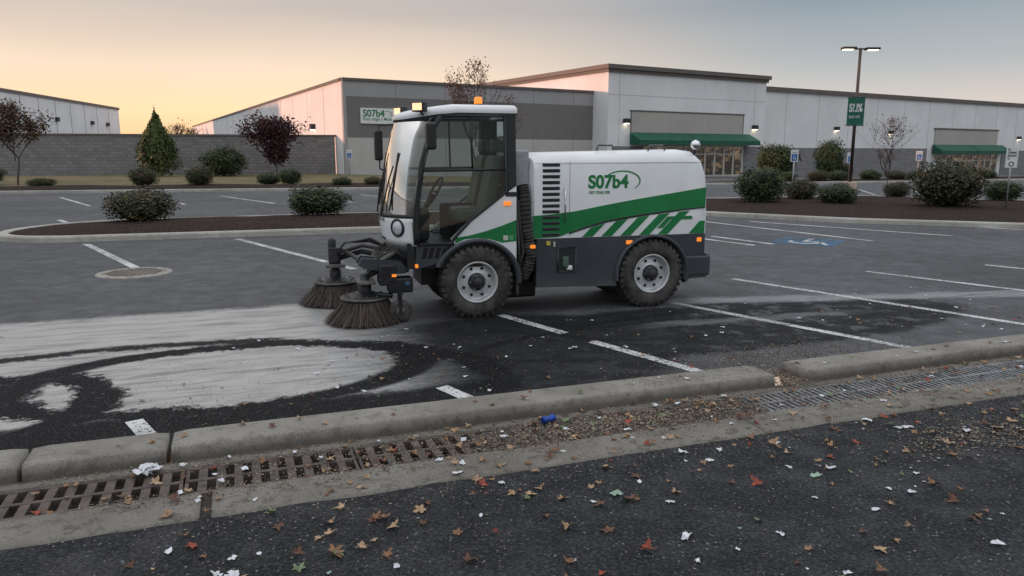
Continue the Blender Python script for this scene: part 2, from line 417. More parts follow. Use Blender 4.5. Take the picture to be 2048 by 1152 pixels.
lathe('rim',[(.56,.0),(.55,.012),(.47,.014),(.465,.004)],(0,0,0),(0,0,1),m_mh,mh)
lathe('lid',[(.455,.0),(.45,.012),(.001,.014)],(0,0,0),(0,0,1),m_mh,mh)
mb=MB()
for i in range(-5,6):
    for j in range(-5,6):
        x,y=i*.075,j*.075
        if x*x+y*y<.17: mb.box(x-.022,x+.022,y-.022,y+.022,.010,.020)
mb.obj('studs',simple('manhole_studs',(.16,.14,.12),.6,.3),mh)

# ------------------------------------------------------------------ ISLANDS / VERGE
m,t,b=newmat('mulch'); m_mulch=m
pos=t.new('ShaderNodeNewGeometry').outputs['Position']
n1=t.noise(pos,18,3,.8); n2=t.noise(pos,1.2,3,.6)
t.put(b.inputs['Base Color'],t.mix(t.sm(n1,.38,.68),(.009,.006,.006),t.mix(n2,(.070,.040,.034),(.095,.058,.045)))); b.inputs['Roughness'].default_value=.95; b.inputs['Specular IOR Level'].default_value=.15
t.put(b.inputs['Normal'],t.bump(n1,1.0,.05))
m,t,b=newmat('grass'); m_grass=m
pos=t.new('ShaderNodeNewGeometry').outputs['Position']
n1=t.noise(pos,9,3,.8); n2=t.noise(pos,.5,3,.6)
t.put(b.inputs['Base Color'],t.mix(t.sm(n1,.3,.7),(.08,.07,.035),t.mix(t.sm(n2,.3,.7),(.26,.21,.125),(.15,.14,.07)))); b.inputs['Roughness'].default_value=.95; b.inputs['Specular IOR Level'].default_value=.2
t.put(b.inputs['Normal'],t.bump(n1,1.0,.05))
def island(name,poly,hgt=.13,kw=.17,inner=m_mulch,mound=.12):
    e=empty(name)
    P=[Vector((p[0],p[1],0)) for p in poly]; n=len(P); c=sum(P,Vector())/n
    D=[]
    for i in range(n):
        a,b2=P[i],P[(i+1)%n]; k=max(1,int((b2-a).length/1.0))
        for j in range(k): D.append(a.lerp(b2,j/k))
    for _ in range(1):
        Q=[]
        for i in range(len(D)):
            a,b2=D[i],D[(i+1)%len(D)]; Q+=[a.lerp(b2,.25),a.lerp(b2,.75)]
        D=Q
    n=len(D); area=sum(D[i].x*D[(i+1)%n].y-D[(i+1)%n].x*D[i].y for i in range(n))
    sg=1 if area>0 else -1
    def off(d):
        o=[]
        for i in range(n):
            tt=(D[(i+1)%n]-D[i-1]).normalized(); o.append(D[i]+Vector((-tt.y,tt.x,0))*d*sg)
        return o
    rings=[(0,-.02),(.015,hgt-.03),(.04,hgt),(kw,hgt),(kw+.01,hgt-.03)]
    v=[];f=[]
    for d,zz in rings:
        for p in off(d): v.append((p.x,p.y,zz+gz(p.x,p.y)))
    for r in range(len(rings)-1):
        for i in range(n): f.append((r*n+i,r*n+(i+1)%n,(r+1)*n+(i+1)%n,(r+1)*n+i))
    mk('kerb_edge',v,f,m_curb2,e)
    v=[];f=[]
    base=off(kw+.005)
    K=6
    for r in range(K):
        q=r/K
        for p in base:
            pp=p.lerp(c,q); v.append((pp.x,pp.y,hgt-.02+mound*min(1,q*2.5)+U(-.012,.012)+gz(pp.x,pp.y)))
    v.append((c.x,c.y,hgt+mound+gz(c.x,c.y)))
    for r in range(K-1):
        for i in range(n): f.append((r*n+i,r*n+(i+1)%n,(r+1)*n+(i+1)%n,(r+1)*n+i))
    for i in range(n): f.append(((K-1)*n+i,(K-1)*n+(i+1)%n,K*n))
    mk('planting_bed',v,f,inner,e,smooth=True)
    return e
island('planted_traffic_island',[(-11.9,17.6),(-11.5,16.5),(-10.8,15.95),(-9.8,15.9),(-3.13,18.05),(0,19.1),(.6,20.5),(0,23.6),(-3.94,22.83),(-10.6,20.25),(-11.6,19.2)],mound=.10,kw=.25)
island('planted_traffic_island',[(2.8,25),(5.84,22.83),(9.19,20.45),(12.92,18.95),(20,16.6),(27,16),(28,24),(24,27.5),(17.97,29.2),(15,32.0),(7.4,30.0),(3.2,28)],mound=.06,kw=.28)
island('planted_traffic_island',[(10,45),(30,50),(50,58),(50,60.5),(28,53),(10,47.5)],mound=.08)
ve=island('grass_verge',[(-70,27),(-23.8,35.1),(-6.67,38.9),(-1,40.2),(.5,42),(0,60),(-13,63),(-15,66),(-42,59.5),(-70,59)],inner=m_grass,mound=.03,hgt=.14,kw=.28)
v=[];f=[]
for i in range(60):
    x=-45+i*.74; yc=36.6+(x+23.8)*.222
    wdt=3.6+.8*math.sin(i*.7)
    v+= [(x,yc-1.0,.135+.02),(x,yc+wdt*.4,.24),(x,yc+wdt,.17)]
for i in range(59): f+=[(3*i,3*i+3,3*i+4,3*i+1),(3*i+1,3*i+4,3*i+5,3*i+2)]
mk('mulch_bed',v,f,m_mulch,ve,smooth=True)

# ------------------------------------------------------------------ VEGETATION
def leafmat(name,c1,c2,c3):
    m,t,b=newmat(name)
    g=t.new('ShaderNodeNewGeometry')
    o=t.new('ShaderNodeTexCoord').outputs['Object']
    n=t.noise(o,3.0,2,.6)
    r=g.outputs['Random Per Island']
    c=t.mix(r,c1,c2); c=t.mix(t.m('MULTIPLY',t.sm(n,.45,.7),.7),c,c3)
    t.put(b.inputs['Base Color'],c); b.inputs['Roughness'].default_value=.6; b.inputs['Specular IOR Level'].default_value=.25
    return m
m_leaf=leafmat('leaves_green',(.018,.034,.012),(.065,.09,.032),(.085,.10,.045))
m_leaf2=leafmat('leaves_boxwood_rust',(.025,.036,.014),(.08,.085,.038),(.14,.08,.04))
m_conif=leafmat('leaves_conifer',(.025,.045,.015),(.09,.12,.035),(.13,.14,.05))
m_purp=leafmat('leaves_purple',(.030,.012,.018),(.075,.030,.038),(.10,.045,.045))
m_brown=leafmat('leaves_brown',(.06,.035,.02),(.15,.075,.04),(.08,.08,.035))
m_rust=leafmat('leaves_rust',(.12,.05,.035),(.20,.08,.05),(.12,.04,.03))
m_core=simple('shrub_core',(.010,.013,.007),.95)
m_bark=simple('bark',(.085,.065,.058),.9,0,.4,12,.5,30)
def leafq(mb,p,s,d=None,mi=0):
    a=Vector((U(-1,1),U(-1,1),U(-1,1))).normalized(); 
    if d is not None: a=(a*.8+d).normalized()
    q=a.cross(Vector((U(-1,1),U(-1,1),U(-1,1)))).normalized(); r=a.cross(q)
    p=Vector(p)
    mb.add([p-q*s-r*s*.5,p+q*s-r*s*.5,p+q*s*.6+r*s*.7,p-q*s*.6+r*s*.7],[(0,1,2,3)],mi)
def bushmesh(name,n,leaf,shape='round',mat=m_leaf,seed=0):
    random.seed(seed); mb=MB()
    core=[];seg=14;rg=8
    off=Vector((seed*7.3,2,1))
    ck=lambda z:max(.05,1.10-.98*max(0,z)**1.7)
    def rad(dv): return 1+.28*mnoise.noise(dv*1.6+off)+.26*mnoise.noise(dv*4.2+off)
    for i in range(rg+1):
        ph=math.pi*i/rg
        for k in range(seg):
            a=2*math.pi*k/seg; d=Vector((math.sin(ph)*math.cos(a),math.sin(ph)*math.sin(a),math.cos(ph)))
            r=rad(d)*.38; core.append((d.x*r,d.y*r,.5+d.z*r*(.95 if shape=='round' else .9)))
    if shape=='cone': core=[(x*ck(z)*.95,y*ck(z)*.95,z) for x,y,z in core]
    f=[(i*seg+k,i*seg+(k+1)%seg,(i+1)*seg+(k+1)%seg,(i+1)*seg+k) for i in range(rg) for k in range(seg)]
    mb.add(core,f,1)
    for i in range(n):
        d=Vector((random.gauss(0,1),random.gauss(0,1),random.gauss(0,1))).normalized()
        r=rad(d)*(.5-.14*R()**1.2)
        if R()<.07: r*=U(1.03,1.13)
        x,y,z=d.x*r,d.y*r,.5+d.z*r
        if d.z<-.55: z=max(z,.03)
        if shape=='cone': x*=ck(z); y*=ck(z)
        leafq(mb,(x,y,z),leaf*U(.6,1.3),d,0)
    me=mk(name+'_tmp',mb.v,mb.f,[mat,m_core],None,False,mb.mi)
    d=me.data; bpy.data.objects.remove(me); return d
B1=bushmesh('b1',4800,.021,mat=m_leaf,seed=1); B2=bushmesh('b2',4800,.021,mat=m_leaf2,seed=2); B3=bushmesh('b3',4800,.022,mat=m_leaf,seed=3)
BC=bushmesh('bc',4800,.023,'cone',m_conif,4)
def bush(x,y,w,h,k=0,z=0,name='bush'):
    o=bpy.data.objects.new(name,[B1,B2,B3,BC][k]); col.objects.link(o)
    o.location=(x,y,gz(x,y)+z-.04); o.scale=(w,w*.95,h+.06); o.rotation_euler=(0,0,U(0,6)); return o
bush(-9.55,19.35,1.75,.84,1,.14); bush(-5.45,21.1,1.7,.82,0,.14)
bush(8.95,27.1,1.85,1.28,0,.1); bush(11.15,29.1,1.3,.76,1,.1); bush(11.45,26.5,1.4,.72,2,.1); bush(14.25,24.7,2.25,1.55,1,.1); bush(18.6,28.6,1.35,.75,0,.1)
bush(15.8,31.0,1.1,.6,1,.1); bush(20.5,27.0,1.5,.8,2,.1)
bush(-19.4,39.9,1.4,.98,1,.15); bush(-16.5,40.0,1.45,1.05,1,.15); bush(-13.4,41.7,1.3,.65,2,.15); bush(-12.2,41.7,1.3,.88,0,.15)
bush(-9.1,40.6,1.1,.45,2,.15); bush(-7.5,41.0,1.0,.45,1,.15); bush(-28.8,41.5,1.8,1.1,0,.15); bush(-24.2,38.9,1.4,.45,1,.15)
bush(-26.3,56.6,3.1,4.7,3,.1,'conifer_tree'); bush(-21.5,56.8,3.1,2.2,2,.1)
bush(21.2,61,3.3,2.7,0,.1); bush(24.0,57.5,2.15,2.9,0,.1); bush(25.2,57.8,1.5,1.1,1,.1)
for k in range(9): bush(17.5+k*2.0+U(-.4,.4),48.0+k*.62,1.4,U(.5,.7),k%3,.1)

def tree(name,x,y,h,spread,mat,nleaf,leafs,depth=4,trunk=.06,first=.3,z=0,seed=0,dens=1.0,up=.55,wide=1.0,rings=(.45,.55,.65,.75,.83,.9)):
    random.seed(seed); e=empty(name,(x,y,gz(x,y)+z)); mb=MB(); tips=[]
    def br(p,d,L,r,k):
        pts=[p]; q=p; dd=d
        for i in range(3):
            dd=(dd+Vector((U(-.16,.16),U(-.16,.16),U(-.02,.12)))).normalized(); q=q+dd*L/3; pts.append(q)
            if k<=2: tips.append((q,dd,k))
        mb.tube(pts,[r,r*.85,r*.7,r*.5],5,0,False)
        if k==0: return
        nb=random.choice([2,3,3]) if k<depth else 4
        for j in range(nb):
            a=U(0,6.28); sp=U(.35,.85)
            side=Vector((math.cos(a),math.sin(a),0))*spread
            nd=(dd*up+side*sp+Vector((0,0,.35))).normalized()
            src=pts[random.choice([1,2,3])] if k<depth else pts[3]
            br(src,nd,L*U(.6,.85),r*.58,k-1)
    br(Vector((0,0,0)),Vector((0,0,1)),h*first,trunk,depth)
    mb.tube([(0,0,h*first*.9),(U(-.1,.1),U(-.1,.1),h*.65),(U(-.15,.15),U(-.1,.1),h*.95)],[trunk*.6,trunk*.4,trunk*.12],5,0,False)
    for zz in rings:
        for j in range(4 if wide>1.2 else 3):
            a=U(0,6.28); br(Vector((0,0,h*zz)),Vector((math.cos(a)*spread,math.sin(a)*spread,.7)).normalized(),h*(1.05-zz)*.42*wide,trunk*.3,2 if wide>1.2 else 1)
    zmx=max(v[2] for v in mb.v); sc=h/zmx
    mb.v=[(a*sc,b2*sc,c2*sc) for a,b2,c2 in mb.v]
    mb.obj('trunk_and_limbs',m_bark,e,True,fix=False)
    lb=MB()
    for i in range(nleaf):
        q,dd,k=random.choice(tips); q=q*sc
        o=Vector((random.gauss(0,1),random.gauss(0,1),random.gauss(0,1)))*dens
        leafq(lb,q+o,leafs*U(.6,1.3))
    if nleaf: lb.obj('foliage',mat,e,fix=False)
    return e
tree('purple_leaf_tree',-17.7,57.2,4.7,1.3,m_purp,6500,.085,4,.09,.24,.1,3,.26,.35,1.5,(.35,.42,.5,.58,.66,.75))
tree('young_deciduous_tree',-26.9,41.2,4.4,.85,m_brown,3600,.055,4,.06,.34,.1,5,.19,.5,1.2)
tree('bare_young_tree',15.4,31.0,3.3,.85,m_rust,300,.03,4,.03,.25,.1,8,.1,.6,1.3)
tree('bare_young_tree',-1.95,41.5,6.6,.6,m_rust,1300,.045,4,.06,.35,.1,12,.15,.7)
tree('bare_young_tree',-.2,46,5.2,.6,m_rust,300,.05,4,.05,.3,.1,13,.15,.7)
tree('bare_background_tree',-58.5,134,7.4,1.0,m_brown,200,.12,4,.18,.2,0,21,.5,.5,1.4)
tree('bare_background_tree',-62.5,150,7.0,1.0,m_brown,200,.12,4,.18,.2,0,22,.5,.5,1.4)

# ------------------------------------------------------------------ BUILDINGS
def wallmat(name,c,var=.10):
    m,t,b=newmat(name)
    o=t.new('ShaderNodeTexCoord').outputs['Object']
    n=t.noise(o,.25,3,.6); mp=t.new('ShaderNodeMapping'); t.l.new(o,mp.inputs[0]); mp.inputs['Scale'].default_value=(1.2,1.2,.12)
    n2=t.noise(mp.outputs[0],1.0,3,.65)
    cc=t.mix(t.sm(n,.3,.7),tuple(x*(1-var) for x in c),c)
    cc=t.mix(t.m('MULTIPLY',t.sm(n2,.5,.75),.18),cc,tuple(x*.7 for x in c))
    t.put(b.inputs['Base Color'],cc); b.inputs['Roughness'].default_value=.85
    return m
def blockmat(name,c,c2,bw=.4,bh=.2):
    m,t,b=newmat(name)
    o=t.new('ShaderNodeTexCoord').outputs['Object']
    mp=t.new('ShaderNodeMapping'); mp.vector_type='POINT'; t.l.new(o,mp.inputs[0]); mp.inputs['Rotation'].default_value=(math.radians(-90),0,0)
    br=t.new('ShaderNodeTexBrick'); t.l.new(mp.outputs[0],br.inputs[0])
    br.inputs['Color1'].default_value=c+(1,); br.inputs['Color2'].default_value=c2+(1,); br.inputs['Mortar'].default_value=tuple(x*.5 for x in c)+(1,)
    br.inputs['Scale'].default_value=1.0; br.inputs['Brick Width'].default_value=bw; br.inputs['Row Height'].default_value=bh; br.inputs['Mortar Size'].default_value=.015
    n=t.noise(o,1.5,3,.7)
    t.put(b.inputs['Base Color'],t.mix(t.m('MULTIPLY',t.sm(n,.4,.7),.3),br.outputs[0],tuple(x*.6 for x in c))); b.inputs['Roughness'].default_value=.9
    return m
w_gray=wallmat('wall_light_grey',(.36,.355,.36)); w_band=wallmat('wall_dark_band',(.19,.18,.175)); w_cream=wallmat('wall_cream',(.50,.48,.45))
w_white=wallmat('wall_white',(.78,.775,.77)); w_beige=wallmat('wall_beige',(.42,.395,.365)); w_trim=simple('cornice_brown',(.13,.11,.10),.6,0,.15,1)
w_block=blockmat('block_grey',(.25,.242,.245),(.19,.185,.187),.6,.25)
w_fence=blockmat('block_fence',(.26,.247,.243),(.19,.18,.177),.5,.25)
m_green=simple('awning_green',(.007,.10,.058),.7,0,.3,2,.2,10)
m_frame=simple('door_frame',(.55,.52,.48),.4,.2,.1)
m_dglass,t,b=newmat('storefront_glass')
o_=t.new('ShaderNodeTexCoord').outputs['Object']
t.put(b.inputs['Base Color'],(.03,.03,.03,1)); b.inputs['Roughness'].default_value=.12
mpn=t.new('ShaderNodeMapping'); t.l.new(o_,mpn.inputs[0]); mpn.inputs['Scale'].default_value=(.9,.9,1.6)
nz=t.noise(mpn.outputs[0],1.1,3,.6)
t.put(b.inputs['Emission Color'],t.mix(t.sm(nz,.45,.75),(.05,.045,.04),(.85,.58,.32))); b.inputs['Emission Strength'].default_value=.25
m_lamp=simple('lamp_lit',(.9,.8,.6),.4,emit=(1,.86,.62),es=5)
m_dark=simple('dark_metal',(.03,.03,.033),.5,.2)
bl=empty('retail_store_building',(-13.64,62.27,0),math.atan2(.526,.851))
D=40
box('facade_base',.25,25.4,0,1.5,-1.2,3.1,w_cream,bl); box('facade_band',.252,25.4,.004,1.5,3.1,6.4,w_band,bl); box('facade_top',.25,25.4,.0,1.5,6.4,7.62,w_gray,bl)
box('parapet_cap',-.05,25.4,-.12,.9,7.62,7.84,w_trim,bl)
box('corner_pier',-.02,.25,-.03,.3,-1,7.62,w_gray,bl)
mk('roof_deck',[(.6,.8,7.3),(135,.8,7.3),(135,115,7.3),(8.4,115,7.3)],[(0,1,2,3)],w_gray,bl)
mb=MB()
for k in range(1,6): mb.box(k*4.6-.02,k*4.6+.02,-.008,.1,-.5,7.6)
mb.obj('panel_joints',w_band,bl)
bx0,bx1=25.4,47.6
box('entrance_block',bx0,bx1,-2.3,D,-1.5,9.6,w_white,bl)
box('entrance_cornice',bx0-.35,bx1+.35,-2.7,D,9.75,10.15,w_trim,bl); box('entrance_cornice_lower',bx0-.15,bx1+.15,-2.5,D,9.45,9.75,w_trim,bl)
box('recess_panel',28.3,44.2,-2.33,-2.2,3.3,5.85,w_beige,bl)
box('panel_trim',28.15,44.35,-2.36,-2.2,5.85,6.0,w_trim,bl)
mb=MB()
for a in (28.3,44.2): mb.box(a-.05,a+.05,-2.345,-2.2,3.3,5.85)
mb.obj('panel_sides',w_trim,bl)
mb=MB()
for a in (33.6,38.9): mb.box(a-.02,a+.02,-2.338,-2.2,3.3,5.84)
for a in (26.8,45.9): mb.box(a-.02,a+.02,-2.306,-2.2,2.5,9.4)
mb.box(bx0+.02,bx1-.02,-2.306,-2.2,7.35,7.39)
mb.obj('block_joints',w_gray,bl)
def awning(a,b2,y,z0,z1,dep=1.5):
    m_=MB()
    m_.add([(a,y,z1),(b2,y,z1),(b2,y-dep,z0+.45),(a,y-dep,z0+.45),(a,y-dep,z0),(b2,y-dep,z0),(a,y,z0+.1),(b2,y,z0+.1)],[(0,1,2,3),(3,2,5,4),(0,3,4,6),(1,7,5,2),(6,4,5,7)])
    return m_.obj('awning',m_green,bl,fix=True)
awning(28.2,35.9,-2.36,2.65,3.85); awning(36.0,45.3,-2.36,2.65,3.85)
def doors(a,b2,y,z0,z1,n,name='storefront_doors'):
    box(name+'_glass',a,b2,y-.02,y+.5,z0,z1,m_dglass,bl)
    mb=MB(); st=(b2-a)/n
    for k in range(n+1): mb.box(a+k*st-.12,a+k*st+.12,y-.09,y-.02,z0,z1)
    mb.box(a,b2,y-.085,y-.02,z1-.2,z1); mb.box(a,b2,y-.085,y-.02,z0+ (z1-z0)*.72,z0+(z1-z0)*.72+.12); mb.box(a,b2,y-.085,y-.02,z0,z0+.3)
    mb.obj(name+'_frames',m_frame,bl)
doors(30.0,44.2,-2.34,-.75,2.6,10)
box('base_stone_left',26.0,29.9,-2.38,-2.2,-1.5,2.5,w_block,bl); box('base_stone_right',44.3,bx1+.05,-2.42,-1.9,-1.8,2.55,w_block,bl)
box('wing',bx1,135,0,D,-2.5,8.85,w_white,bl); box('wing_cornice',bx1,135,-.25,D,8.85,9.35,w_trim,bl)
box('wing_base',bx1+.05,84,-.12,.3,-2.6,2.45,w_block,bl); box('wing_base_r',104.5,135,-.12,.3,-3,2.2,w_block,bl)
box('wing_panel',85.7,102.6,-.14,.3,2.0,5.05,w_beige,bl); box('wing_panel_trim',85.5,102.8,-.18,.3,5.05,5.3,w_trim,bl)
awning(85.3,94.8,-.14,1.7,3.0,1.4); awning(95,104.3,-.14,1.7,3.0,1.4)
doors(87,103,-.12,-2.0,1.75,9,'wing_doors')
mb=MB()
for k in range(1,14): mb.box(48+k*6-.03,48+k*6+.03,-.008,.1,2.4,8.8)
mb.obj('wing_joints',w_gray,bl)
mb=MB(); ml=MB()
for s,y,z in [(27.6,-2.3,4.7),(45.9,-2.3,4.4),(49.3,0,4.6),(63.5,0,4.6),(75,0,4.3),(109,0,3.9)]:
    mb.box(s-.28,s+.28,y-.45,y-.01,z,z+.45); ml.box(s-.2,s+.2,y-.4,y-.05,z-.05,z-.002)
mb.obj('wall_light_housings',m_dark,bl); ml.obj('wall_light_lenses',m_lamp,bl)
sw=empty('side_wing',(0,0,0),0,bl)
th_w=math.atan2(.885,-.465)-math.atan2(.526,.851)
sw.rotation_euler=(0,0,th_w)
box('side_wall',.35,126,-.5,.03,-.5,7.60,w_white,sw); box('side_parapet',.35,126,-.6,.15,7.60,7.83,w_trim,sw)
mb=MB()
for k in range(1,20): mb.box(k*6.3-.04,k*6.3+.04,-.2,.04,0,7.5)
mb.obj('side_joints',w_gray,sw)
mb=MB(); ml=MB()
for s in (10,24,52,90): mb.box(s-.3,s+.3,.03,.45,4.0,4.5); ml.box(s-.2,s+.2,.05,.4,3.95,3.998)
mb.obj('side_light_housings',m_dark,sw); ml.obj('side_light_lenses',m_lamp,sw)
m_signw=simple('sign_white',(.74,.74,.74),.4,0,.05); m_sgreen=simple('sign_green',(.01,.19,.075),.45,0,.1,2,coat=.3)
sg=empty('store_wall_sign',(0,0,0),0,bl)
box('sign_board',1.4,5.3,-.12,-.01,4.25,5.5,m_signw,sg)
text('sign_lettering','S07b4',1.6,4.78,1.9,m_sgreen,sg,-.125,.03); text('sign_subtitle','Retn edge s Mtsk  &04',1.6,4.42,3.3,m_sgreen,sg,-.125,.01)
pts=[(3.55+.62*math.cos(math.radians(a)),5.05+.26*math.sin(math.radians(a))) for a in range(150,-50,-10)]
inn=[(3.53+.58*math.cos(math.radians(a)),5.04+.235*math.sin(math.radians(a))) for a in range(150,-50,-10)]
prism('sign_arc',pts+inn[::-1],-.128,-.119,m_sgreen,sg)
def warehouse(foot,H=9.5):
    lb=empty('warehouse_building')
    mb=MB()
    v=[(x,y,-.5) for x,y in foot]+[(x,y,H) for x,y in foot]
    FF=[(0,1,5,4),(1,2,6,5),(2,3,7,6),(3,0,4,7),(4,5,6,7)]
    mb.add(v,FF); mb.obj('walls',w_white,lb)
    cx=sum(p[0] for p in foot)/4; cy=sum(p[1] for p in foot)/4
    ft=[(cx+(x-cx)*1.006,cy+(y-cy)*1.006) for x,y in foot]
    mb=MB(); v=[(x,y,H) for x,y in ft]+[(x,y,H+.4) for x,y in ft]
    mb.add(v,FF+[(0,1,2,3)]); mb.obj('parapet',w_trim,lb)
    mb=MB()
    for q in (.12,.25,.5,.75,.9):
        x=foot[0][0]+(foot[1][0]-foot[0][0])*q; y=foot[0][1]+(foot[1][1]-foot[0][1])*q; mb.box(x-.1,x+.35,y-.35,y+.35,6.4,7.0)
    mb.obj('wall_light_housings',m_dark,lb)
    mb=MB()
    for k in range(1,10):
        q=k/10; x=foot[0][0]+(foot[1][0]-foot[0][0])*q; y=foot[0][1]+(foot[1][1]-foot[0][1])*q; mb.box(x-.1,x+.03,y-.06,y+.06,0,H-.1)
    mb.obj('panel_joints',w_gray,lb)
warehouse([(-71.6,140),(-62.5,86),(-115,84),(-125,132)])
warehouse([(-75,46),(-70,-40),(-125,-40),(-130,46)])  # unseen second block, added to keep the low sun off lot and sweeper
fw_=empty('block_wall',(-47,57,0),math.atan2(7.3,31.8))
box('wall_blocks',0,32.9,0,.3,-.2,3.2,w_fence,fw_); box('wall_coping',-.05,33,-.05,.35,3.2,3.36,w_trim,fw_)
# ------------------------------------------------------------------ LAMP POST, SIGNS
m_pole=simple('pole_bronze',(.075,.055,.045),.45,.4,.2)
m_conb=simple('base_concrete',(.45,.33,.27),.85,0,.2,4,.3)
gx,gy=13.4,30.0; g0=gz(gx,gy)
lp=empty('street_lamp',(gx,gy,g0),0)
lathe('concrete_base',[(.26,0),(.26,.72),(.22,.76),(.001,.76)],(0,0,0),(0,0,1),m_conb,lp,24)
tube('pole',[(0,0,.74),(0,0,5.85)],[.065,.055],m_pole,lp,10)
tube('arm',[(-.35,0,5.82),(.35,0,5.82)],.03,m_pole,lp)
o=box('head_a',-.72,-.18,-.14,.14,5.80,5.89,m_pole,lp,.02); o=box('head_b',.18,.72,-.14,.14,5.78,5.87,m_pole,lp,.02)
box('lens_a',-.66,-.3,-.10,.10,5.783,5.797,m_lamp,lp); box('lens_b',.3,.66,-.10,.10,5.763,5.777,m_lamp,lp)
m_ban=simple('banner_green',(.012,.13,.085),.7,0,.25,3)
box('banner',-.36,.30,-.085,-.07,2.95,4.0,m_ban,lp)
tube('banner_rod',[(-.4,-.07,4.02),(.34,-.07,4.02)],.015,m_pole,lp); tube('banner_rod_low',[(-.4,-.07,2.93),(.34,-.07,2.93)],.015,m_pole,lp)
text('banner_text','S?.l%',-.30,3.45,.52,m_signw,lp,-.088,.03,.32); text('banner_sub','ELEC STR',-.28,3.22,.42,m_signw,lp,-.088,.01,.09)
m_post=simple('sign_post',(.35,.35,.35),.4,.6,.2); m_sblue=simple('sign_blue',(.02,.13,.42),.4,0,.1); m_ink=simple('ink',(.02,.02,.02),.5)
def psign(x,y,h,w,ph,kind,name='accessible_parking_sign'):
    e=empty(name,(x,y,gz(x,y)),-math.atan2(x,y)*.6)
    tube('post',[(0,.02,0),(0,.02,h-.05)],.028,m_post,e)
    box('plate',-w/2,w/2,-.012,.0,h-ph,h,m_signw,e,.004)
    if kind=='acc':
        box('blue_field',-w*.38,w*.38,-.016,-.013,h-ph*.92,h-ph*.35,m_sblue,e)
        b=MB(); cx,cz=0,h-ph*.7; r=w*.17
        pts=[(cx+r*math.cos(math.radians(a)),-.022,cz+r*math.sin(math.radians(a))) for a in range(-220,60,20)]
        b.tube(pts,w*.03,6); b.tube([(cx-.02,-.022,cz+r*1.8),(cx-.01,-.022,cz+.01),(cx+r*.9,-.022,cz),(cx+r*1.3,-.022,cz-r*.8)],w*.035,6)
        b.tube([(cx-.02,-.022,cz+r*2.2),(cx-.02,-.022,cz+r*2.5)],w*.05,6)
        b.obj('wheelchair_symbol',m_signw,e)
        text('sign_text','RESERVED',-w*.36,h-ph*.25,w*.72,m_sgreen,e,-.016,.01)
    return e
psign(10.72,28.9,2.0,.27,.45,'acc'); psign(20.1,45.2,1.9,.36,.6,'acc'); psign(26.2,49.0,2.0,.36,.6,'acc'); psign(-13.0,60.8,2.1,.45,.7,'acc')
e=psign(15.3,23.3,2.08,.32,.64,'x','parking_notice_sign')
text('sign_text','IPU\nONENING\nSMONING\nTII',-.12,1.68,.24,m_ink,e,-.016,.02,.34)
lathe('sign_ring',[(.05,0),(.05,.004),(.075,.004),(.075,0)],(0,-.012,1.55),(0,-1,0),m_ink,e,20)
m_yel=simple('bollard_yellow',(.55,.38,.12),.6)
bo=empty('bollard_row')
for s in (46.5,49,84.5,105.5):
    ca,sa=.851,.526; x=-13.64+ca*s+.526*4; y=62.27+sa*s-.851*4
    lathe('bollard',[(.1,0),(.1,1.0),(.001,1.08)],(x,y,gz(x,y)),(0,0,1),m_yel,bo,12)

# ------------------------------------------------------------------ SWEEPER
p_white=simple('paint_white',(.78,.79,.80),.32,0,.08,1.5,coat=.5)
p_green=simple('paint_green',(.006,.20,.055),.3,0,.15,1.5,coat=.5)
p_gray=simple('paint_charcoal',(.045,.052,.062),.42,0,.2,2,.05,60)
p_black=simple('plastic_black',(.016,.017,.018),.5,0,.3,4,.1,60)
p_rub=simple('rubber',(.022,.021,.021),.8,0,.45,8,.25,40)
p_rim=simple('rim_silver',(.60,.61,.62),.35,.3,.2,5)
p_hub=simple('hub_dark',(.05,.05,.055),.45,.5,.4,8)
p_org=simple('amber_lens',(.9,.25,.02),.25,emit=(1,.28,.04),es=.7)
p_lens=simple('headlamp_glass',(.6,.62,.65),.1,.3,.1)
p_chr=simple('chrome',(.7,.7,.72),.12,1,.05)
p_seat=simple('seat_vinyl',(.05,.10,.075),.5,0,.3,4)
p_metal=simple('steel_dirty',(.16,.155,.15),.5,.6,.4,10)
p_brist=leafmat('bristle',(.015,.012,.011),(.10,.075,.062),(.05,.04,.034))
# road grime that fades up the bodywork
for mt_,top_ in ((p_gray,.75),(p_rub,2),(p_white,1.15)):
    t=NT(mt_.node_tree); b=t.n['Principled BSDF']; src=b.inputs['Base Color'].links[0].from_socket
    g=t.new('ShaderNodeNewGeometry').outputs['Position']; s3=t.new('ShaderNodeSeparateXYZ'); t.l.new(g,s3.inputs[0])
    n=t.noise(g,7,3,.7)
    fz=t.m('MULTIPLY',t.sm(t.m('ADD',s3.outputs[2],t.m('MULTIPLY',n,.35)),top_,top_*.35),.38 if mt_ is not p_white else .30)
    t.put(b.inputs['Base Color'],t.mix(t.m('MULTIPLY',fz,t.sm(n,.3,.65)),src,(.17,.155,.14)))
def glass(name,tint,ior=1.7,gl=(1,1,1)):
    m=bpy.data.materials.new(name); m.use_nodes=True; t=NT(m.node_tree); t.n.clear()
    o=t.new('ShaderNodeOutputMaterial'); mx=t.new('ShaderNodeMixShader'); tr=t.new('ShaderNodeBsdfTransparent'); g=t.new('ShaderNodeBsdfGlossy')
    fr=t.new('ShaderNodeFresnel'); fr.inputs[0].default_value=ior
    tr.inputs[0].default_value=tint+(1,); g.inputs[0].default_value=gl+(1,); g.inputs['Roughness'].default_value=.03
    tcn=t.new('ShaderNodeTexCoord').outputs['Object']
    t.l.new(t.bump(t.noise(tcn,2.5,1),.05,.02),g.inputs['Normal'])
    t.l.new(fr.outputs[0],mx.inputs[0]); t.l.new(tr.outputs[0],mx.inputs[1]); t.l.new(g.outputs[0],mx.inputs[2]); t.l.new(mx.outputs[0],o.inputs[0])
    return m
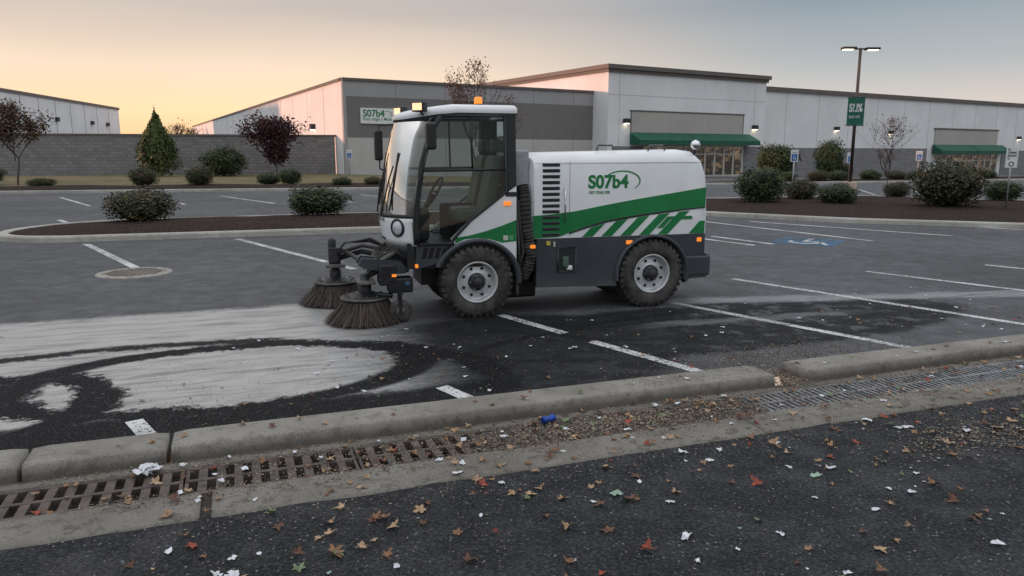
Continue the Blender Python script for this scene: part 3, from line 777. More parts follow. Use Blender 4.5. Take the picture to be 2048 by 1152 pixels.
g_side=glass('side_glass',(.66,.72,.70),1.42); g_ws=glass('windscreen_glass',(.55,.58,.55),1.7,(.90,.84,.78))
V=empty('street_sweeper_truck',(-.40,8.57,0),math.atan2(.286,.958))
W=1.25; WB=2.227
def interp(tab,z):
    if z<=tab[0][0]: return tab[0][1]
    for (a,fa),(b2,fb) in zip(tab,tab[1:]):
        if z<=b2: return fa+(fb-fa)*(z-a)/(b2-a)
    return tab[-1][1]
A_=lambda z: interp([(.60,-.66),(.88,-.69),(1.10,-.70),(1.38,-.67),(1.76,-.61),(2.06,-.52),(2.2,-.45),(2.34,-.36)],z)
F_=lambda z: interp([(.60,-.90),(.88,-.97),(1.15,-1.01),(1.4,-1.0),(1.8,-.94),(2.1,-.87),(2.34,-.78)],z)
wn=lambda z: interp([(.6,.0),(1.3,0),(2.34,.055)],z)
def fpt(z,q,out=0):
    sh=1-abs(2*q-1)**2.6
    return (A_(z)+(F_(z)-A_(z))*sh-out*(.3+.7*sh), wn(z)+q*(W-2*wn(z)), z)
def patch(name,z0,z1,nz,q0,q1,nq,mat,out=0,thick=0):
    v=[];f=[]
    for i in range(nz+1):
        for j in range(nq+1): v.append(fpt(z0+(z1-z0)*i/nz,q0+(q1-q0)*j/nq,out))
    for i in range(nz):
        for j in range(nq): a=i*(nq+1)+j; f.append((a,a+1,a+nq+2,a+nq+1))
    o=mk(name,v,f,mat,V,True)
    if thick: md=o.modifiers.new('s','SOLIDIFY'); md.thickness=thick; md.offset=0
    return o
patch('windscreen',1.19,2.30,10,.01,.99,18,g_ws)
patch('front_panel',.86,1.19,5,0,1,18,p_white,.012,.02)
patch('windscreen_lower_seal',1.17,1.21,1,0,1,18,p_black,.02,.02)
patch('windscreen_upper_seal',2.25,2.32,1,0,1,18,p_black,.012,.02)
patch('bumper',.60,.87,3,0.03,.97,18,p_black,.0,.03)
patch('front_grille_slot',.90,.93,1,.36,.64,8,p_black,.026,.004)
for side in (0,1):
    Yw=(lambda z: wn(z)) if side==0 else (lambda z: W-wn(z))
    sgn=-1 if side==0 else 1
    out=[(A_(z),z) for z in (.88,1.0,1.10,1.38,1.6,1.76,1.95,2.06,2.2,2.30)]
    poly=out+[(.35,2.31),(.36,1.46),(-.08,1.14),(-.28,.93),(-.30,.88)]
    mk('door_glass',[(a,Yw(z),z) for a,z in poly],[tuple(range(len(poly)))],g_side,V)
    tube('a_pillar',[(a-.01,Yw(z)+sgn*.005,z) for a,z in out],.033,p_black,V)
    tube('door_seal',[(a,Yw(z)+sgn*.008,z) for a,z in [out[0]]+poly[::-1][:5]+[(.35,2.31),out[-1]]],.019,p_black,V,6)
    tube('door_mid_rail',[(A_(1.70),Yw(1.7)+sgn*.006,1.70),(.35,Yw(1.7)+sgn*.006,1.71)],.016,p_black,V,6)
    tube('window_divider',[(-.04,Yw(1.7)+sgn*.006,1.70),(-.06,Yw(2.3)+sgn*.006,2.31)],.012,p_black,V,6)
    b=MB()
    b.add([(.34,Yw(1.4)-sgn*.05,1.40),(.47,Yw(1.4)-sgn*.05,1.40),(.47,Yw(2.3)-sgn*.05,2.34),(.34,Yw(2.3)-sgn*.05,2.34),(.34,Yw(1.4)+sgn*.012,1.40),(.47,Yw(1.4)+sgn*.012,1.40),(.47,Yw(2.3)+sgn*.012,2.34),(.34,Yw(2.3)+sgn*.012,2.34)],BF)
    b.obj('b_pillar',p_black,V)
    arc=[(.50*math.cos(math.radians(a)),.42+.50*math.sin(math.radians(a))) for a in range(24,126,8)]
    pl=[(.36,1.45),(.47,1.52)]+[(.47,.62)]+arc+[(-.30,.93),(-.08,1.14)]
    y0,y1=(0,.06) if side==0 else (W-.06,W)
    prism('cab_side_panel',pl,y0-.004*(side==0),y1+.004*(side==1),p_white,V)
    yy=-.0065 if side==0 else W+.0065
    gp=[(-.26,.945),(-.1,.965),(.1,1.01),(.3,1.07),(.468,1.13),(.468,.885),(.30,.87),(.15,.918),(0,.935),(-.15,.925),(-.26,.875)]
    prism('cab_green_decal',gp,min(yy,yy-sgn*.002),max(yy,yy-sgn*.002),p_green,V)
    b=MB(); pr=[(.53*math.cos(math.radians(a)),.43+.50*math.sin(math.radians(a))) for a in range(-5,166,9)]
    y=0 if side==0 else W
    v=[];f=[]
    for (px,pz) in pr:
        k=.90
        v+=[(px,y+sgn*.03,pz),(px*k,y+sgn*.03,.43+(pz-.43)*k),(px,y-sgn*.35,pz),(px*k,y-sgn*.35,.43+(pz-.43)*k)]
    for i in range(len(pr)-1):
        a=4*i; f+=[(a,a+4,a+5,a+1),(a,a+2,a+6,a+4),(a+1,a+5,a+7,a+3)]
    b.add(v,f); b.obj('front_fender',p_gray,V,True)
    box('mud_flap',.475,.50,(.0 if side==0 else W-.26),(.26 if side==0 else W),.24,.62,p_rub,V)
# roof
def rring(zz,o):
    pts=[]
    for j in range(13):
        q=j/12; x,y,_=fpt(2.3,q); pts.append((x-o,y+(-1+2*q)*o*.6,zz))
    pts+= [(-.2,W-.05+o*.6,zz),(.48+o*.2,W-.05+o*.6,zz),(.48+o*.2,.05-o*.6,zz),(-.2,.05-o*.6,zz)]
    return [(x,y,z-.07*max(0,min(1,(-.28-x)/.5))) for x,y,z in pts]
b=MB(); rs=[rring(2.325,-.01),rring(2.337,.035),rring(2.365,.042),rring(2.40,.02),rring(2.425,-.05),rring(2.432,-.14)]
n=len(rs[0]); v=sum(rs,[]); f=[(i*n+k,i*n+(k+1)%n,(i+1)*n+(k+1)%n,(i+1)*n+k) for i in range(5) for k in range(n)]+[tuple(range(n))[::-1],tuple(5*n+k for k in range(n))]
b.add(v,f); o=b.obj('cab_roof',p_white,V,True)
o.modifiers.new('e','EDGE_SPLIT').split_angle=math.radians(50)
b=MB(); b.prism([(-.35,2.30),(.49,2.32),(.49,2.345),(-.35,2.33)],.035,.06); b.obj('roof_gutter',p_black,V)
box('cab_floor',-.80,.46,.04,W-.04,.60,.89,p_black,V)
box('cab_rear_wall',.42,.47,.07,W-.07,.88,1.5,p_gray,V); mk('rear_window',[(.45,.07,1.5),(.45,W-.07,1.5),(.45,W-.07,2.3),(.45,.07,2.3)],[(0,1,2,3)],g_side,V)
box('dashboard',-.84,-.52,.12,W-.12,.90,1.28,p_black,V,.05,3)
tube('steering_column',[(-.58,.45,1.15),(-.42,.45,1.42)],.03,p_black,V)
sv=[]
for k in range(25):
    a=2*math.pi*k/24; sv.append((-.40+.09*math.cos(a)*1.0,.45+.19*math.sin(a),1.45+.16*math.cos(a)))
tube('steering_wheel',sv,.014,p_black,V,6); tube('wheel_spoke',[(-.40,.27,1.45),(-.40,.63,1.45)],.012,p_black,V,6)
for y in (.18,.72):
    o=box('seat_cushion',-.22,.24,y,y+.42,1.10,1.27,p_seat,V,.05,3); 
    b=MB(); b.prism([(.12,1.22),(.27,1.24),(.38,1.85),(.27,1.88)],y,y+.42); o=b.obj('seat_backrest',p_seat,V); bev(o,.04,3)
    o=box('headrest',.27,.36,y+.1,y+.32,1.90,2.06,p_seat,V,.03,3); box('seat_base',-.15,.2,y+.06,y+.36,.88,1.10,p_black,V)
o=box('side_console',-.30,.10,.62,.70,.9,1.3,p_black,V,.02)
tube('wiper_arm',[fpt(1.2,.35,.04),fpt(1.6,.25,.035),fpt(1.75,.22,.03)],.009,p_black,V,6); tube('wiper_blade',[fpt(1.25,.22,.025),fpt(1.9,.2,.02)],.010,p_black,V,6)
tube('wiper_arm',[fpt(1.2,.65,.04),fpt(1.6,.5,.035)],.009,p_black,V,6); tube('wiper_blade',[fpt(1.3,.52,.025),fpt(1.9,.46,.02)],.010,p_black,V,6)
for q in (.14,.86):
    x,y,z=fpt(1.03,q,.02)
    nd=Vector((-1,(-.75 if q<.5 else .75),0)).normalized()
    lathe('headlamp_ring',[(.105,-.03),(.105,.012),(.085,.022),(.08,.01)],(x,y,1.06),nd,p_black,V,24)
    lathe('headlamp_lens',[(.084,.004),(.06,.022),(.001,.03)],(x,y,1.06),nd,p_lens,V,24)
tb=text('front_lettering','S7TbA',0,0,.22,p_green,V,0,.03)
for vv in tb.data.vertices:
    a=vv.co.x; p=fpt(1.12+vv.co.z,.30+a*1.0,.028); vv.co=p
lathe('beacon_base',[(.001,0),(.055,0),(.055,.02),(.001,.02)],(.10,.3,2.43),(0,0,1),p_black,V,20)
lathe('beacon',[(.048,0),(.046,.06),(.036,.078),(.001,.082)],(.10,.3,2.45),(0,0,1),p_org,V,20)
p_wl=simple('worklight_glow',(.9,.7,.5),.3,emit=(1,.55,.28),es=1.2)
for y,x in ((.08,-.62),(1.10,-.68)):
    g=empty('work_light',(x,y,2.395),.85 if y<.5 else .5,V)
    box('housing',-.05,.05,-.075,.075,-.055,.055,p_black,g,.012)
    box('lens',-.056,-.0505,-.058,.058,-.038,.038,p_wl,g); tube('bracket',[(.02,0,-.05),(.08,0,-.09)],.012,p_black,g)
o=box('mirror_near',-.60,-.49,-.23,-.08,1.93,2.22,p_black,V,.03,3); tube('mirror_arm',[(-.50,.03,2.27),(-.55,-.12,2.24),(-.55,-.13,2.15)],.012,p_black,V)
tube('mirror_arm_low',[(-.60,.0,1.62),(-.66,-.16,1.60),(-.58,-.16,1.95)],.010,p_black,V)
o=box('mirror_far',-.98,-.88,W+.05,W+.19,1.80,2.18,p_black,V,.03,3); tube('mirror_arm_far',[(-.50,W-.05,2.25),(-.92,W+.12,2.24),(-.92,W+.12,2.0),(-.92,W+.12,1.7),(-.62,W,1.55)],.012,p_black,V)
tube('grab_rail',[(-.72,-.03,1.05),(-.74,-.06,1.3),(-.68,-.05,1.62)],.011,p_metal,V)
box('marker_lamp',.32,.40,-.02,-.004,1.30,1.345,p_org,V)
p_lab=simple('label_white',(.6,.6,.5),.5,0,.2,30); p_lab2=simple('label_yellow',(.6,.5,.08),.5,0,.2,30); p_lab3=simple('label_green',(.1,.35,.15),.5)
box('data_label',.31,.365,-.0115,-.0095,.90,.955,p_lab,V); box('data_label_b',.375,.43,-.0115,-.0095,.90,.955,p_lab3,V)
# ---- hopper body
def sect(s,zt,ch,y0,y1,zb=.90):
    pts=[(y0,zb),(y0,zt-ch*1.35),(y0+ch*.18,zt-ch*.85),(y0+ch*.55,zt-ch*.38),(y0+ch*1.25,zt-ch*.08),(y0+ch*2,zt)]
    pts+= [(y1-(a-y0),b2) for a,b2 in pts[::-1]]
    return [(s,a,b2) for a,b2 in pts]
S_=[sect(.66,1.74,.10,.03,W-.03),sect(.69,1.84,.11,.003,W-.003),sect(.80,1.90,.12,0,W),sect(2.60,1.94,.12,0,W),sect(2.78,1.92,.12,0,W),sect(2.88,1.84,.11,.004,W-.004),sect(2.93,1.70,.09,.01,W-.01),sect(2.95,1.5,.08,.01,W-.01),sect(2.96,1.2,.02,.01,W-.01)]
n=len(S_[0]); v=sum(S_,[]); f=[(i*n+k,i*n+(k+1)%n,(i+1)*n+(k+1)%n,(i+1)*n+k) for i in range(len(S_)-1) for k in range(n)]+[tuple(range(n)),tuple((len(S_)-1)*n+k for k in range(n))[::-1]]
b=MB(); b.add(v,f); o=b.obj('hopper_body',p_white,V,True)
o.modifiers.new('e','EDGE_SPLIT').split_angle=math.radians(38)
box('engine_cover',.47,.66,.10,W-.10,.9,1.93,simple('paint_greywhite',(.33,.34,.35),.4),V,.03,3)
def topc(s): return interp([(.66,1.17),(.9,1.185),(1.2,1.215),(1.52,1.27),(1.9,1.33),(2.4,1.40),(2.94,1.475)],s)
def botc(s): return interp([(.66,.905),(1.0,.915),(1.15,.97),(1.35,1.03),(1.6,1.095),(1.9,1.14),(2.2,1.175),(2.6,1.21),(2.94,1.235)],s)
SS=[.672+i*(2.94-.672)/40 for i in range(41)]
for side in (0,1):
    ya,yb=((-.004,.002) if side==0 else (W-.002,W+.004))
    prism('green_swoosh',[(s,topc(s)) for s in SS]+[(s,botc(s)) for s in SS[::-1]],ya,yb,p_green,V)
    ya2,yb2=((-.0065,.0) if side==0 else (W,W+.0065))
    prism('dark_line',[(s,botc(s)-.002) for s in SS[8:]]+[(s,botc(s)-.014-.012*math.sin((s-.9)/2*3.1)) for s in SS[8:][::-1]],ya2,yb2,p_black,V)
    b=MB(); k=1.05
    def topz(s0):
        z=.93
        for _ in range(20): z=.5*z+.5*(botc(min(2.94,s0+k*(z-.905)))-.03)
        return z
    s0=1.04
    while s0<2.86:
        wv=.135
        za,zb=topz(s0),topz(s0+wv)
        p=[(s0,.905),(s0+wv,.905),(s0+wv+k*(zb-.905),zb),(s0+k*(za-.905),za)]
        if max(q[0] for q in p)<2.945 and za>.93: b.prism(p,ya,yb)
        s0+=.25
    b.prism([(2.72,.905),(2.94,.905),(2.94,1.06),(2.87,1.06)],ya,yb)
    if b.v: b.obj('hazard_stripes',p_green,V)
b=MB()
b.prism([(2.28,.985),(2.36,.985),(2.46,1.085),(2.76,1.085),(2.76,1.125),(2.42,1.125)],-.0075,-.0045)
b.obj('chevron_detail',p_green,V)
text('body_lettering','S07b4',1.36,1.475,.52,p_green,V,-.003,.035,.165); text('body_subtitle','OET ITEAR OPE',1.37,1.415,.27,p_green,V,-.003,.02,.034)
pts=[]
for i in range(21):
    a=math.radians(160-i*205/20); pts.append((1.80+.24*math.cos(a),1.565+.125*math.sin(a)))
inn=[(1.795+.228*math.cos(math.radians(160-i*205/20)),1.56+.115*math.sin(math.radians(160-i*205/20))) for i in range(21)]
prism('lettering_arc',pts+inn[::-1],-.004,.001,p_green,V)
b=MB()
for k in range(13):
    z=.925+k*.068; b.box(.79,1.0,-.006,.004,z,z+.038)
b.obj('louvre_slots',p_black,V)
b=MB()
for k in range(13):
    z=.925+k*.068; b.add([(.79,-.006,z+.038),(1.0,-.006,z+.038),(1.0,-.018,z+.028),(.79,-.018,z+.028)],[(0,1,2,3)])
b.obj('louvre_blades',p_gray,V,fix=False)
tube('side_handle',[(1.06,0,1.48),(1.06,-.035,1.45),(1.06,-.035,1.12),(1.06,0,1.09)],.010,p_chr,V)
for s in (1.62,2.30):
    tube('top_handle',[(s-.10,.15,1.92),(s-.08,.15,1.985),(s+.10,.15,1.985),(s+.13,.15,1.93)],.012,p_metal,V)
tube('rear_light_post',[(2.80,.1,1.85),(2.80,.06,1.93)],.015,p_black,V)
b=MB(); b.lathe([(.001,-.06),(.035,-.05),(.058,-.02),(.06,.01),(.045,.045),(.001,.065)],(2.80,.06,1.99),(0,0,1),20); b.obj('rear_work_light',p_chr,V,True)
b=MB()
b.box(1.125,1.129,-.0015,.001,.92,1.80); b.box(.672,2.93,-.0016,.001,1.776,1.780)
b.obj('panel_seams',p_black,V)
arc=[(WB+.485*math.cos(math.radians(a)),.42+.475*math.sin(math.radians(a))) for a in range(194,-22,-9)]
for side in (0,1):
    ya,yb=((.002,.10) if side==0 else (W-.10,W-.002))
    pl=[(.72,.32),(1.745,.29)]+arc+[(2.70,.28),(2.76,.33),(3.0,.34),(3.0,.62),(2.955,.66),(2.955,.895),(.72,.895)]
    o=prism('chassis_skirt',pl,ya,yb,p_gray,V)
    sgn=-1 if side==0 else 1
    y=0 if side==0 else W
    b=MB(); pr=[(WB+.50*math.cos(math.radians(a)),.42+.49*math.sin(math.radians(a))) for a in range(-12,193,8)]
    v=[];f=[]
    for (px,pz) in pr:
        k=.92
        v+=[(px,y+sgn*.035,pz),(WB+(px-WB)*k,y+sgn*.035,.42+(pz-.42)*k),(px,y-sgn*.02,pz),(WB+(px-WB)*k,y-sgn*.35,.42+(pz-.42)*k)]
    for i in range(len(pr)-1):
        a=4*i; f+=[(a,a+4,a+5,a+1),(a,a+2,a+6,a+4),(a+1,a+5,a+7,a+3)]
    b.add(v,f); b.obj('rear_fender',p_gray,V,True)
box('skirt_recess',.99,1.21,-.003,.02,.50,.78,p_black,V); 
tube('recess_frame',[(.985,-.004,.495),(1.215,-.004,.495),(1.215,-.004,.785),(.985,-.004,.785),(.985,-.004,.495)],.010,p_gray,V,6)
lathe('filter_canister',[(.045,0),(.045,.10),(.035,.12),(.001,.125)],(1.08,-.005,.56),(0,0,1),simple('canister_green',(.05,.10,.07),.4),V,16)
lathe('filter_cap',[(.04,0),(.04,.05),(.001,.055)],(1.13,-.006,.52),(0,0,1),p_rim,V,16)
o=box('rear_bumper',2.96,3.07,.03,W-.03,.36,.64,p_gray,V,.03,3)
o=box('rear_bumper_corner',2.66,3.05,-.012,.12,.36,.62,p_gray,V,.03,3)
box('side_marker',1.87,1.95,-.012,.0,.80,.845,p_org,V); box('side_marker_r',2.84,2.90,-.012,.0,.80,.85,p_org,V)
box('yellow_label',.84,.89,-.006,.001,.82,.87,p_lab2,V); box('white_label',.93,.95,-.006,.001,.80,.86,p_lab,V)
box('chassis_rails',-.6,2.9,.33,.92,.36,.62,p_black,V); box('underbody_tank',.75,1.7,.12,1.1,.33,.85,p_black,V); box('rear_frame',2.7,2.95,.15,1.1,.4,.9,p_black,V)
tube('front_axle',[(0,.1,.42),(0,W-.1,.42)],.05,p_black,V); tube('rear_axle',[(WB,.1,.42),(WB,W-.1,.42)],.05,p_black,V)
o=box('suction_nozzle',.50,.9,.55,1.0,.10,.34,p_black,V,.03)
b=MB(); P=[Vector(p) for p in [(.56,.06,1.52),(.57,.02,1.40),(.58,.0,1.2),(.60,0,1.0),(.63,.0,.85),(.66,.02,.7),(.63,.06,.55),(.58,.12,.42)]]
pts=[];rad=[]
for i in range(len(P)-1):
    for k in range(14):
        pts.append(P[i].lerp(P[i+1],k/14)); rad.append(.062+.011*math.sin(len(pts)*math.pi*2/3.5))
b.tube(pts,rad,14); b.obj('suction_hose',p_rub,V,True)
lathe('hose_clamp',[(.066,0),(.074,0),(.074,.03),(.066,.03)],(.645,.015,.80),(0,0,1),p_metal,V,20)
box('hose_marker',.62,.68,-.075,-.06,.80,.84,p_org,V)
tube('hyd_hose',[(.50,.02,1.35),(.52,-.02,1.0),(.56,.0,.75),(.5,.1,.5)],.018,p_rub,V); tube('hyd_hose_b',[(.49,.06,1.4),(.50,.0,.9),(.53,.05,.5)],.014,p_metal,V)
box('hose_bracket',.48,.72,.08,.3,.5,.92,p_black,V)
def wheel(cx,side):
    e=empty('wheel',(cx,0 if side==0 else W,.42),0,V)
    if side: e.rotation_euler=(0,0,math.pi)
    pr=[(.235,.02),(.25,-.01),(.30,-.028),(.36,-.03),(.395,-.012),(.412,.02),(.418,.07),(.42,.13),(.418,.19),(.412,.24),(.395,.27),(.36,.285),(.25,.27),(.235,.25)]
    lathe('tyre',pr,(0,0,0),(0,1,0),p_rub,e,48)
    b=MB()
    for k in range(34):
        for row,(h0,h1,ph) in enumerate([(-.004,.085,0),(.175,.262,.5),(.095,.165,.25)]):
            a=2*math.pi*(k+ph)/34; da=.062
            v=[]
            for aa,rr in ((a-da,.408),(a+da,.408),(a+da,.428),(a-da,.428)):
                v.append((rr*math.cos(aa),h0,rr*math.sin(aa)))
            v+= [(x,h1,z) for x,_,z in v]
            b.add(v,[(0,1,2,3),(7,6,5,4),(0,4,5,1),(1,5,6,2),(2,6,7,3),(3,7,4,0)])
    for k in range(34):
        a=2*math.pi*k/34; da=.05
        v=[]
        for aa in (a-da,a+da):
            v+=[(.375*math.cos(aa),-.033,.375*math.sin(aa)),(.424*math.cos(aa),-.004,.424*math.sin(aa)),(.424*math.cos(aa),.03,.424*math.sin(aa)),(.375*math.cos(aa),.0,.375*math.sin(aa))]
        b.add(v,[(0,1,2,3),(7,6,5,4),(0,4,5,1),(1,5,6,2),(2,6,7,3),(3,7,4,0)])
    b.obj('tread_lugs',p_rub,e)
    lathe('rim',[(.240,.0),(.245,-.012),(.235,-.018),(.222,-.006),(.215,.03),(.205,.06),(.19,.065),(.175,.055),(.15,.045),(.10,.042),(.095,.035),(.001,.035)],(0,0,0),(0,1,0),p_rim,e,48)
    b=MB()
    for k in range(8):
        a=2*math.pi*(k+.5)/8; b.lathe([(.018,.046),(.018,.038),(.001,.038)],(.166*math.cos(a),0,.166*math.sin(a)),(0,1,0),10)
    b.obj('rim_holes',m_black,e)
    lathe('hub',[(.105,.04),(.10,.015),(.085,.005),(.062,.0),(.06,-.03),(.05,-.04),(.001,-.042)],(0,0,0),(0,1,0),p_hub,e,24)
    b=MB()
    for k in range(6):
        a=2*math.pi*k/6; b.lathe([(.014,.02),(.014,-.016),(.001,-.018)],(.084*math.cos(a),0,.084*math.sin(a)),(0,1,0),6)
    b.obj('wheel_nuts',p_metal,e)
for cx in (0,WB):
    for s in (0,1): wheel(cx,s)
def brush(cx,cy,tilt):
    e=empty('side_brush',(cx,cy,0),0,V)
    lathe('brush_disc',[(.001,.33),(.12,.33),(.13,.30),(.25,.295),(.262,.28),(.262,.255),(.24,.25),(.001,.25)],(0,0,0),(0,0,1),p_black,e,32)
    lathe('brush_rim',[(.262,.262),(.272,.262),(.272,.285),(.262,.285)],(0,0,0),(0,0,1),p_metal,e,32)
    b=MB()
    for k in range(12):
        a=2*math.pi*k/12; b.lathe([(.012,.295),(.012,.315),(.001,.316)],(.22*math.cos(a),.22*math.sin(a),0),(0,0,1),6)
    b.obj('bolts',p_metal,e)
    b=MB()
    for i in range(2600):
        cl=int(U(0,46)); a=(cl+random.gauss(.5,.22))*6.283/46; r0=U(.19,.255); r1=r0+U(.12,.25)
        a1=a+U(-.16,.16); am=(a+a1)/2; z1=U(.0,.04)
        rm=r0+(r1-r0)*.36
        w_=.0035
        p0=Vector((r0*math.cos(a),r0*math.sin(a),.26)); pm=Vector((rm*math.cos(am),rm*math.sin(am),.15)); p1=Vector((r1*math.cos(a1),r1*math.sin(a1),z1))
        tt=Vector((-math.sin(am),math.cos(am),U(-.3,.3)))*w_
        b.add([p0-tt,p0+tt,pm+tt,pm-tt,p1+tt*.8,p1-tt*.8],[(0,1,2,3),(3,2,4,5)])
    b.obj('bristles',p_brist,e,fix=False)
    lathe('motor',[(.075,.33),(.075,.42),(.055,.44),(.05,.54),(.001,.545)],(0,0,0),(0,0,1),p_hub,e,20)
    return e
brush(-1.27,.22,0); brush(-1.52,1.42,0)
b=MB()
b.tube([(-.75,.35,.55),(-1.0,.28,.62),(-1.27,.22,.50)],.035,8); b.tube([(-.75,.42,.66),(-1.02,.36,.72),(-1.27,.28,.60)],.022,8)
b.tube([(-.8,.95,.60),(-1.2,1.2,.68),(-1.52,1.42,.56)],.035,8); b.tube([(-.8,.85,.70),(-1.2,1.1,.76),(-1.5,1.35,.64)],.022,8)
b.tube([(-.85,.2,.62),(-.85,1.05,.62)],.04,8)
b.tube([(-1.18,.15,.62),(-1.42,1.45,.68)],.028,8)
b.tube([(-1.27,.22,.32),(-.98,.08,.30)],.03,8)
b.obj('brush_arms',p_black,V,True)
o=box('arm_block',-1.12,-.93,.05,.30,.42,.66,p_hub,V,.02); o=box('arm_block_low',-1.02,-.74,.05,.25,.33,.50,p_black,V,.02)
o=box('arm_plate',-1.36,-1.16,.05,.38,.44,.475,p_metal,V,.006); o=box('arm_plate_far',-1.64,-1.40,1.25,1.58,.47,.51,p_metal,V,.006)
o=box('far_motor_block',-1.60,-1.45,1.33,1.50,.51,.72,p_hub,V,.02); lathe('far_motor_top',[(.05,.7),(.05,.80),(.03,.83),(.001,.83)],(-1.55,1.42,0),(0,0,1),p_black,V,16)
o=box('valve_block',-.93,-.78,.25,.75,.52,.68,p_hub,V,.015)
b=MB()
b.prism([(-1.35,.66),(-1.30,.74),(-.86,.68),(-.78,.58),(-.86,.54),(-1.28,.62)],.10,.14); b.prism([(-1.35,.66),(-1.30,.74),(-.86,.68),(-.78,.58),(-.86,.54),(-1.28,.62)],.34,.38)
o=b.obj('linkage_plates',p_gray,V)
tube('linkage_cylinder',[(-.86,.24,.80),(-1.22,.22,.60)],[.03,.03],p_metal,V,10)
for k in range(7):
    y=.1+k*.13; tube('hydraulic_hose',[(-.80,y,.70),(-.95,y-.03,.83+.03*math.sin(k*2)),(-1.10,y*.8,.76),(-1.20,.2+.1*k*.3,.60),(-1.24,.22+.03*k,.48)],.011,p_rub,V,6)
for k in range(4):
    tube('hydraulic_hose',[(-.85,.8+.05*k,.72),(-1.1,1.0+.05*k,.86-.02*k),(-1.4,1.25+.03*k,.78),(-1.52,1.4,.62)],.011,p_rub,V,6)
cwl=empty('caster_wheel',(-.90,.02,.13),0,V)
lathe('caster_tyre',[(.06,-.03),(.12,-.032),(.13,-.015),(.13,.015),(.12,.032),(.06,.03)],(0,0,0),(0,1,0),p_rub,cwl,24); lathe('caster_hub',[(.065,-.02),(.03,-.035),(.001,-.036)],(0,0,0),(0,1,0),p_metal,cwl,16)
b=MB(); b.box(-.02,.02,-.045,-.038,-.02,.22); b.box(-.02,.02,.038,.045,-.02,.22); b.box(-.03,.03,-.05,.05,.2,.23); b.obj('caster_fork',p_black,cwl)
b=MB()
for k in range(4): b.add([(-.62+k*.075,-.008,.84),(-.57+k*.075,-.008,.84),(-.60+k*.075,-.008,.72),(-.65+k*.075,-.008,.72)],[(0,1,2,3)])
o=prism('step_panel',[(-.70,.87),(-.34,.87),(-.46,.66),(-.72,.60)],-.004,.06,p_gray,V); b.obj('step_vents',m_black,V,fix=False)
box('step_lamp',-.72,-.69,-.02,.02,.62,.66,p_org,V); box('lower_lamp',-.98,-.93,.04,.0495,.52,.55,p_org,V)
box('blue_label',-.83,-.78,.0425,.0495,.42,.46,simple('label_blue',(.04,.12,.2),.5),V)
# dust raised by the brush
def dustvol(name,loc,sc,dens):
    seg=20; rg=10; v=[]
    for i in range(rg+1):
        ph=math.pi*i/rg
        for k in range(seg):
            a=2*math.pi*k/seg; v.append((math.sin(ph)*math.cos(a),math.sin(ph)*math.sin(a),math.cos(ph)))
    f=[(i*seg+k,i*seg+(k+1)%seg,(i+1)*seg+(k+1)%seg,(i+1)*seg+k) for i in range(rg) for k in range(seg)]
    m=bpy.data.materials.new(name); m.use_nodes=True; t=NT(m.node_tree); t.n.clear()
    o=t.new('ShaderNodeOutputMaterial'); vol=t.new('ShaderNodeVolumePrincipled'); t.l.new(vol.outputs[0],o.inputs['Volume'])
    vol.inputs['Color'].default_value=(.97,.94,.90,1)
    tc=t.new('ShaderNodeTexCoord').outputs['Object']
    ln=t.new('ShaderNodeVectorMath',operation='LENGTH'); t.l.new(tc,ln.inputs[0])
    n=t.noise(tc,3.4,3,.6,.8)
    d=t.m('MULTIPLY',t.sm(ln.outputs['Value'],1.0,.3),t.sm(n,.46,.66))
    t.put(vol.inputs['Density'],t.m('MULTIPLY',d,dens))
    ob=mk(name,v,f,m,None,True); ob.location=loc; ob.scale=sc; ob.rotation_euler=(0,0,-.25); return ob
dustvol('dust_cloud',(-.65,7.45,.22),(1.25,.50,.34),11.0)

# ------------------------------------------------------------------ LITTER & DEBRIS
random.seed(99)
lm=[simple('dryleaf_a',(.24,.12,.06),.75,0,.4,40),simple('dryleaf_b',(.34,.21,.11),.75,0,.4,40),simple('dryleaf_c',(.14,.065,.04),.75,0,.4,40),simple('dryleaf_d',(.17,.22,.11),.75,0,.4,40),simple('dryleaf_e',(.42,.28,.17),.75,0,.4,40),simple('dryleaf_f',(.30,.06,.03),.75,0,.4,40)]
RD=[1,.62,.40,.78,.88,.45,.62,.52,.30,.24,.30,.52,.62,.45,.88,.78,.40,.62]
def leafshape(mb,x,y,z,sz,mi):
    a0=U(0,6.28)
    tl=Matrix.Rotation(a0,3,'Z')@Matrix.Rotation(U(-.3,.3),3,'X')@Matrix.Rotation(U(-.3,.3),3,'Y')
    cu=U(.1,1.3); asp=U(.6,1.0); v=[Vector((0,0,U(-.05,.1)*sz))]; n=len(RD)
    for i,r in enumerate(RD):
        a=2*math.pi*i/n; r*=U(.8,1.1); p=Vector((r*math.cos(a)*sz,r*math.sin(a)*sz*asp,0)); p.z=cu*sz*.5*(abs(math.sin(a))*r)**1.5+U(0,.14)*sz; v.append(p)
    v.append(Vector((-.85*sz,.10*sz,.12*sz))); v.append(Vector((-.25*sz,.02*sz,0))); v.append(Vector((-.25*sz,-.03*sz,0)))
    v=[tl@p for p in v]; mn=min(p.z for p in v)
    v=[(p.x+x,p.y+y,p.z-mn+z+.003) for p in v]
    mb.add(v,[(0,1+i,1+(i+1)%n) for i in range(n)]+[(n+1,n+2,n+3)],mi)
mb=MB()
def place(n,s0,s1,n0,n1,zf,sz0,sz1,pw=1.0):
    for i in range(n):
        s=U(s0,s1); nn=n0+(n1-n0)*R()**pw
        leafshape(mb,*cw(s,nn)[:2],zf,sz0+(sz1-sz0)*R()**1.1,random.choice([0,0,1,1,2,4,4,3,5,2]))
place(130,-2.4,4.2,1.60,3.4,0,.02,.068); place(110,-2.6,5.5,1.52,2.2,0,.016,.056)
place(230,-3.2,7,.70,1.2,.006,.016,.055); place(30,-3,6,.42,.62,.108,.018,.048)
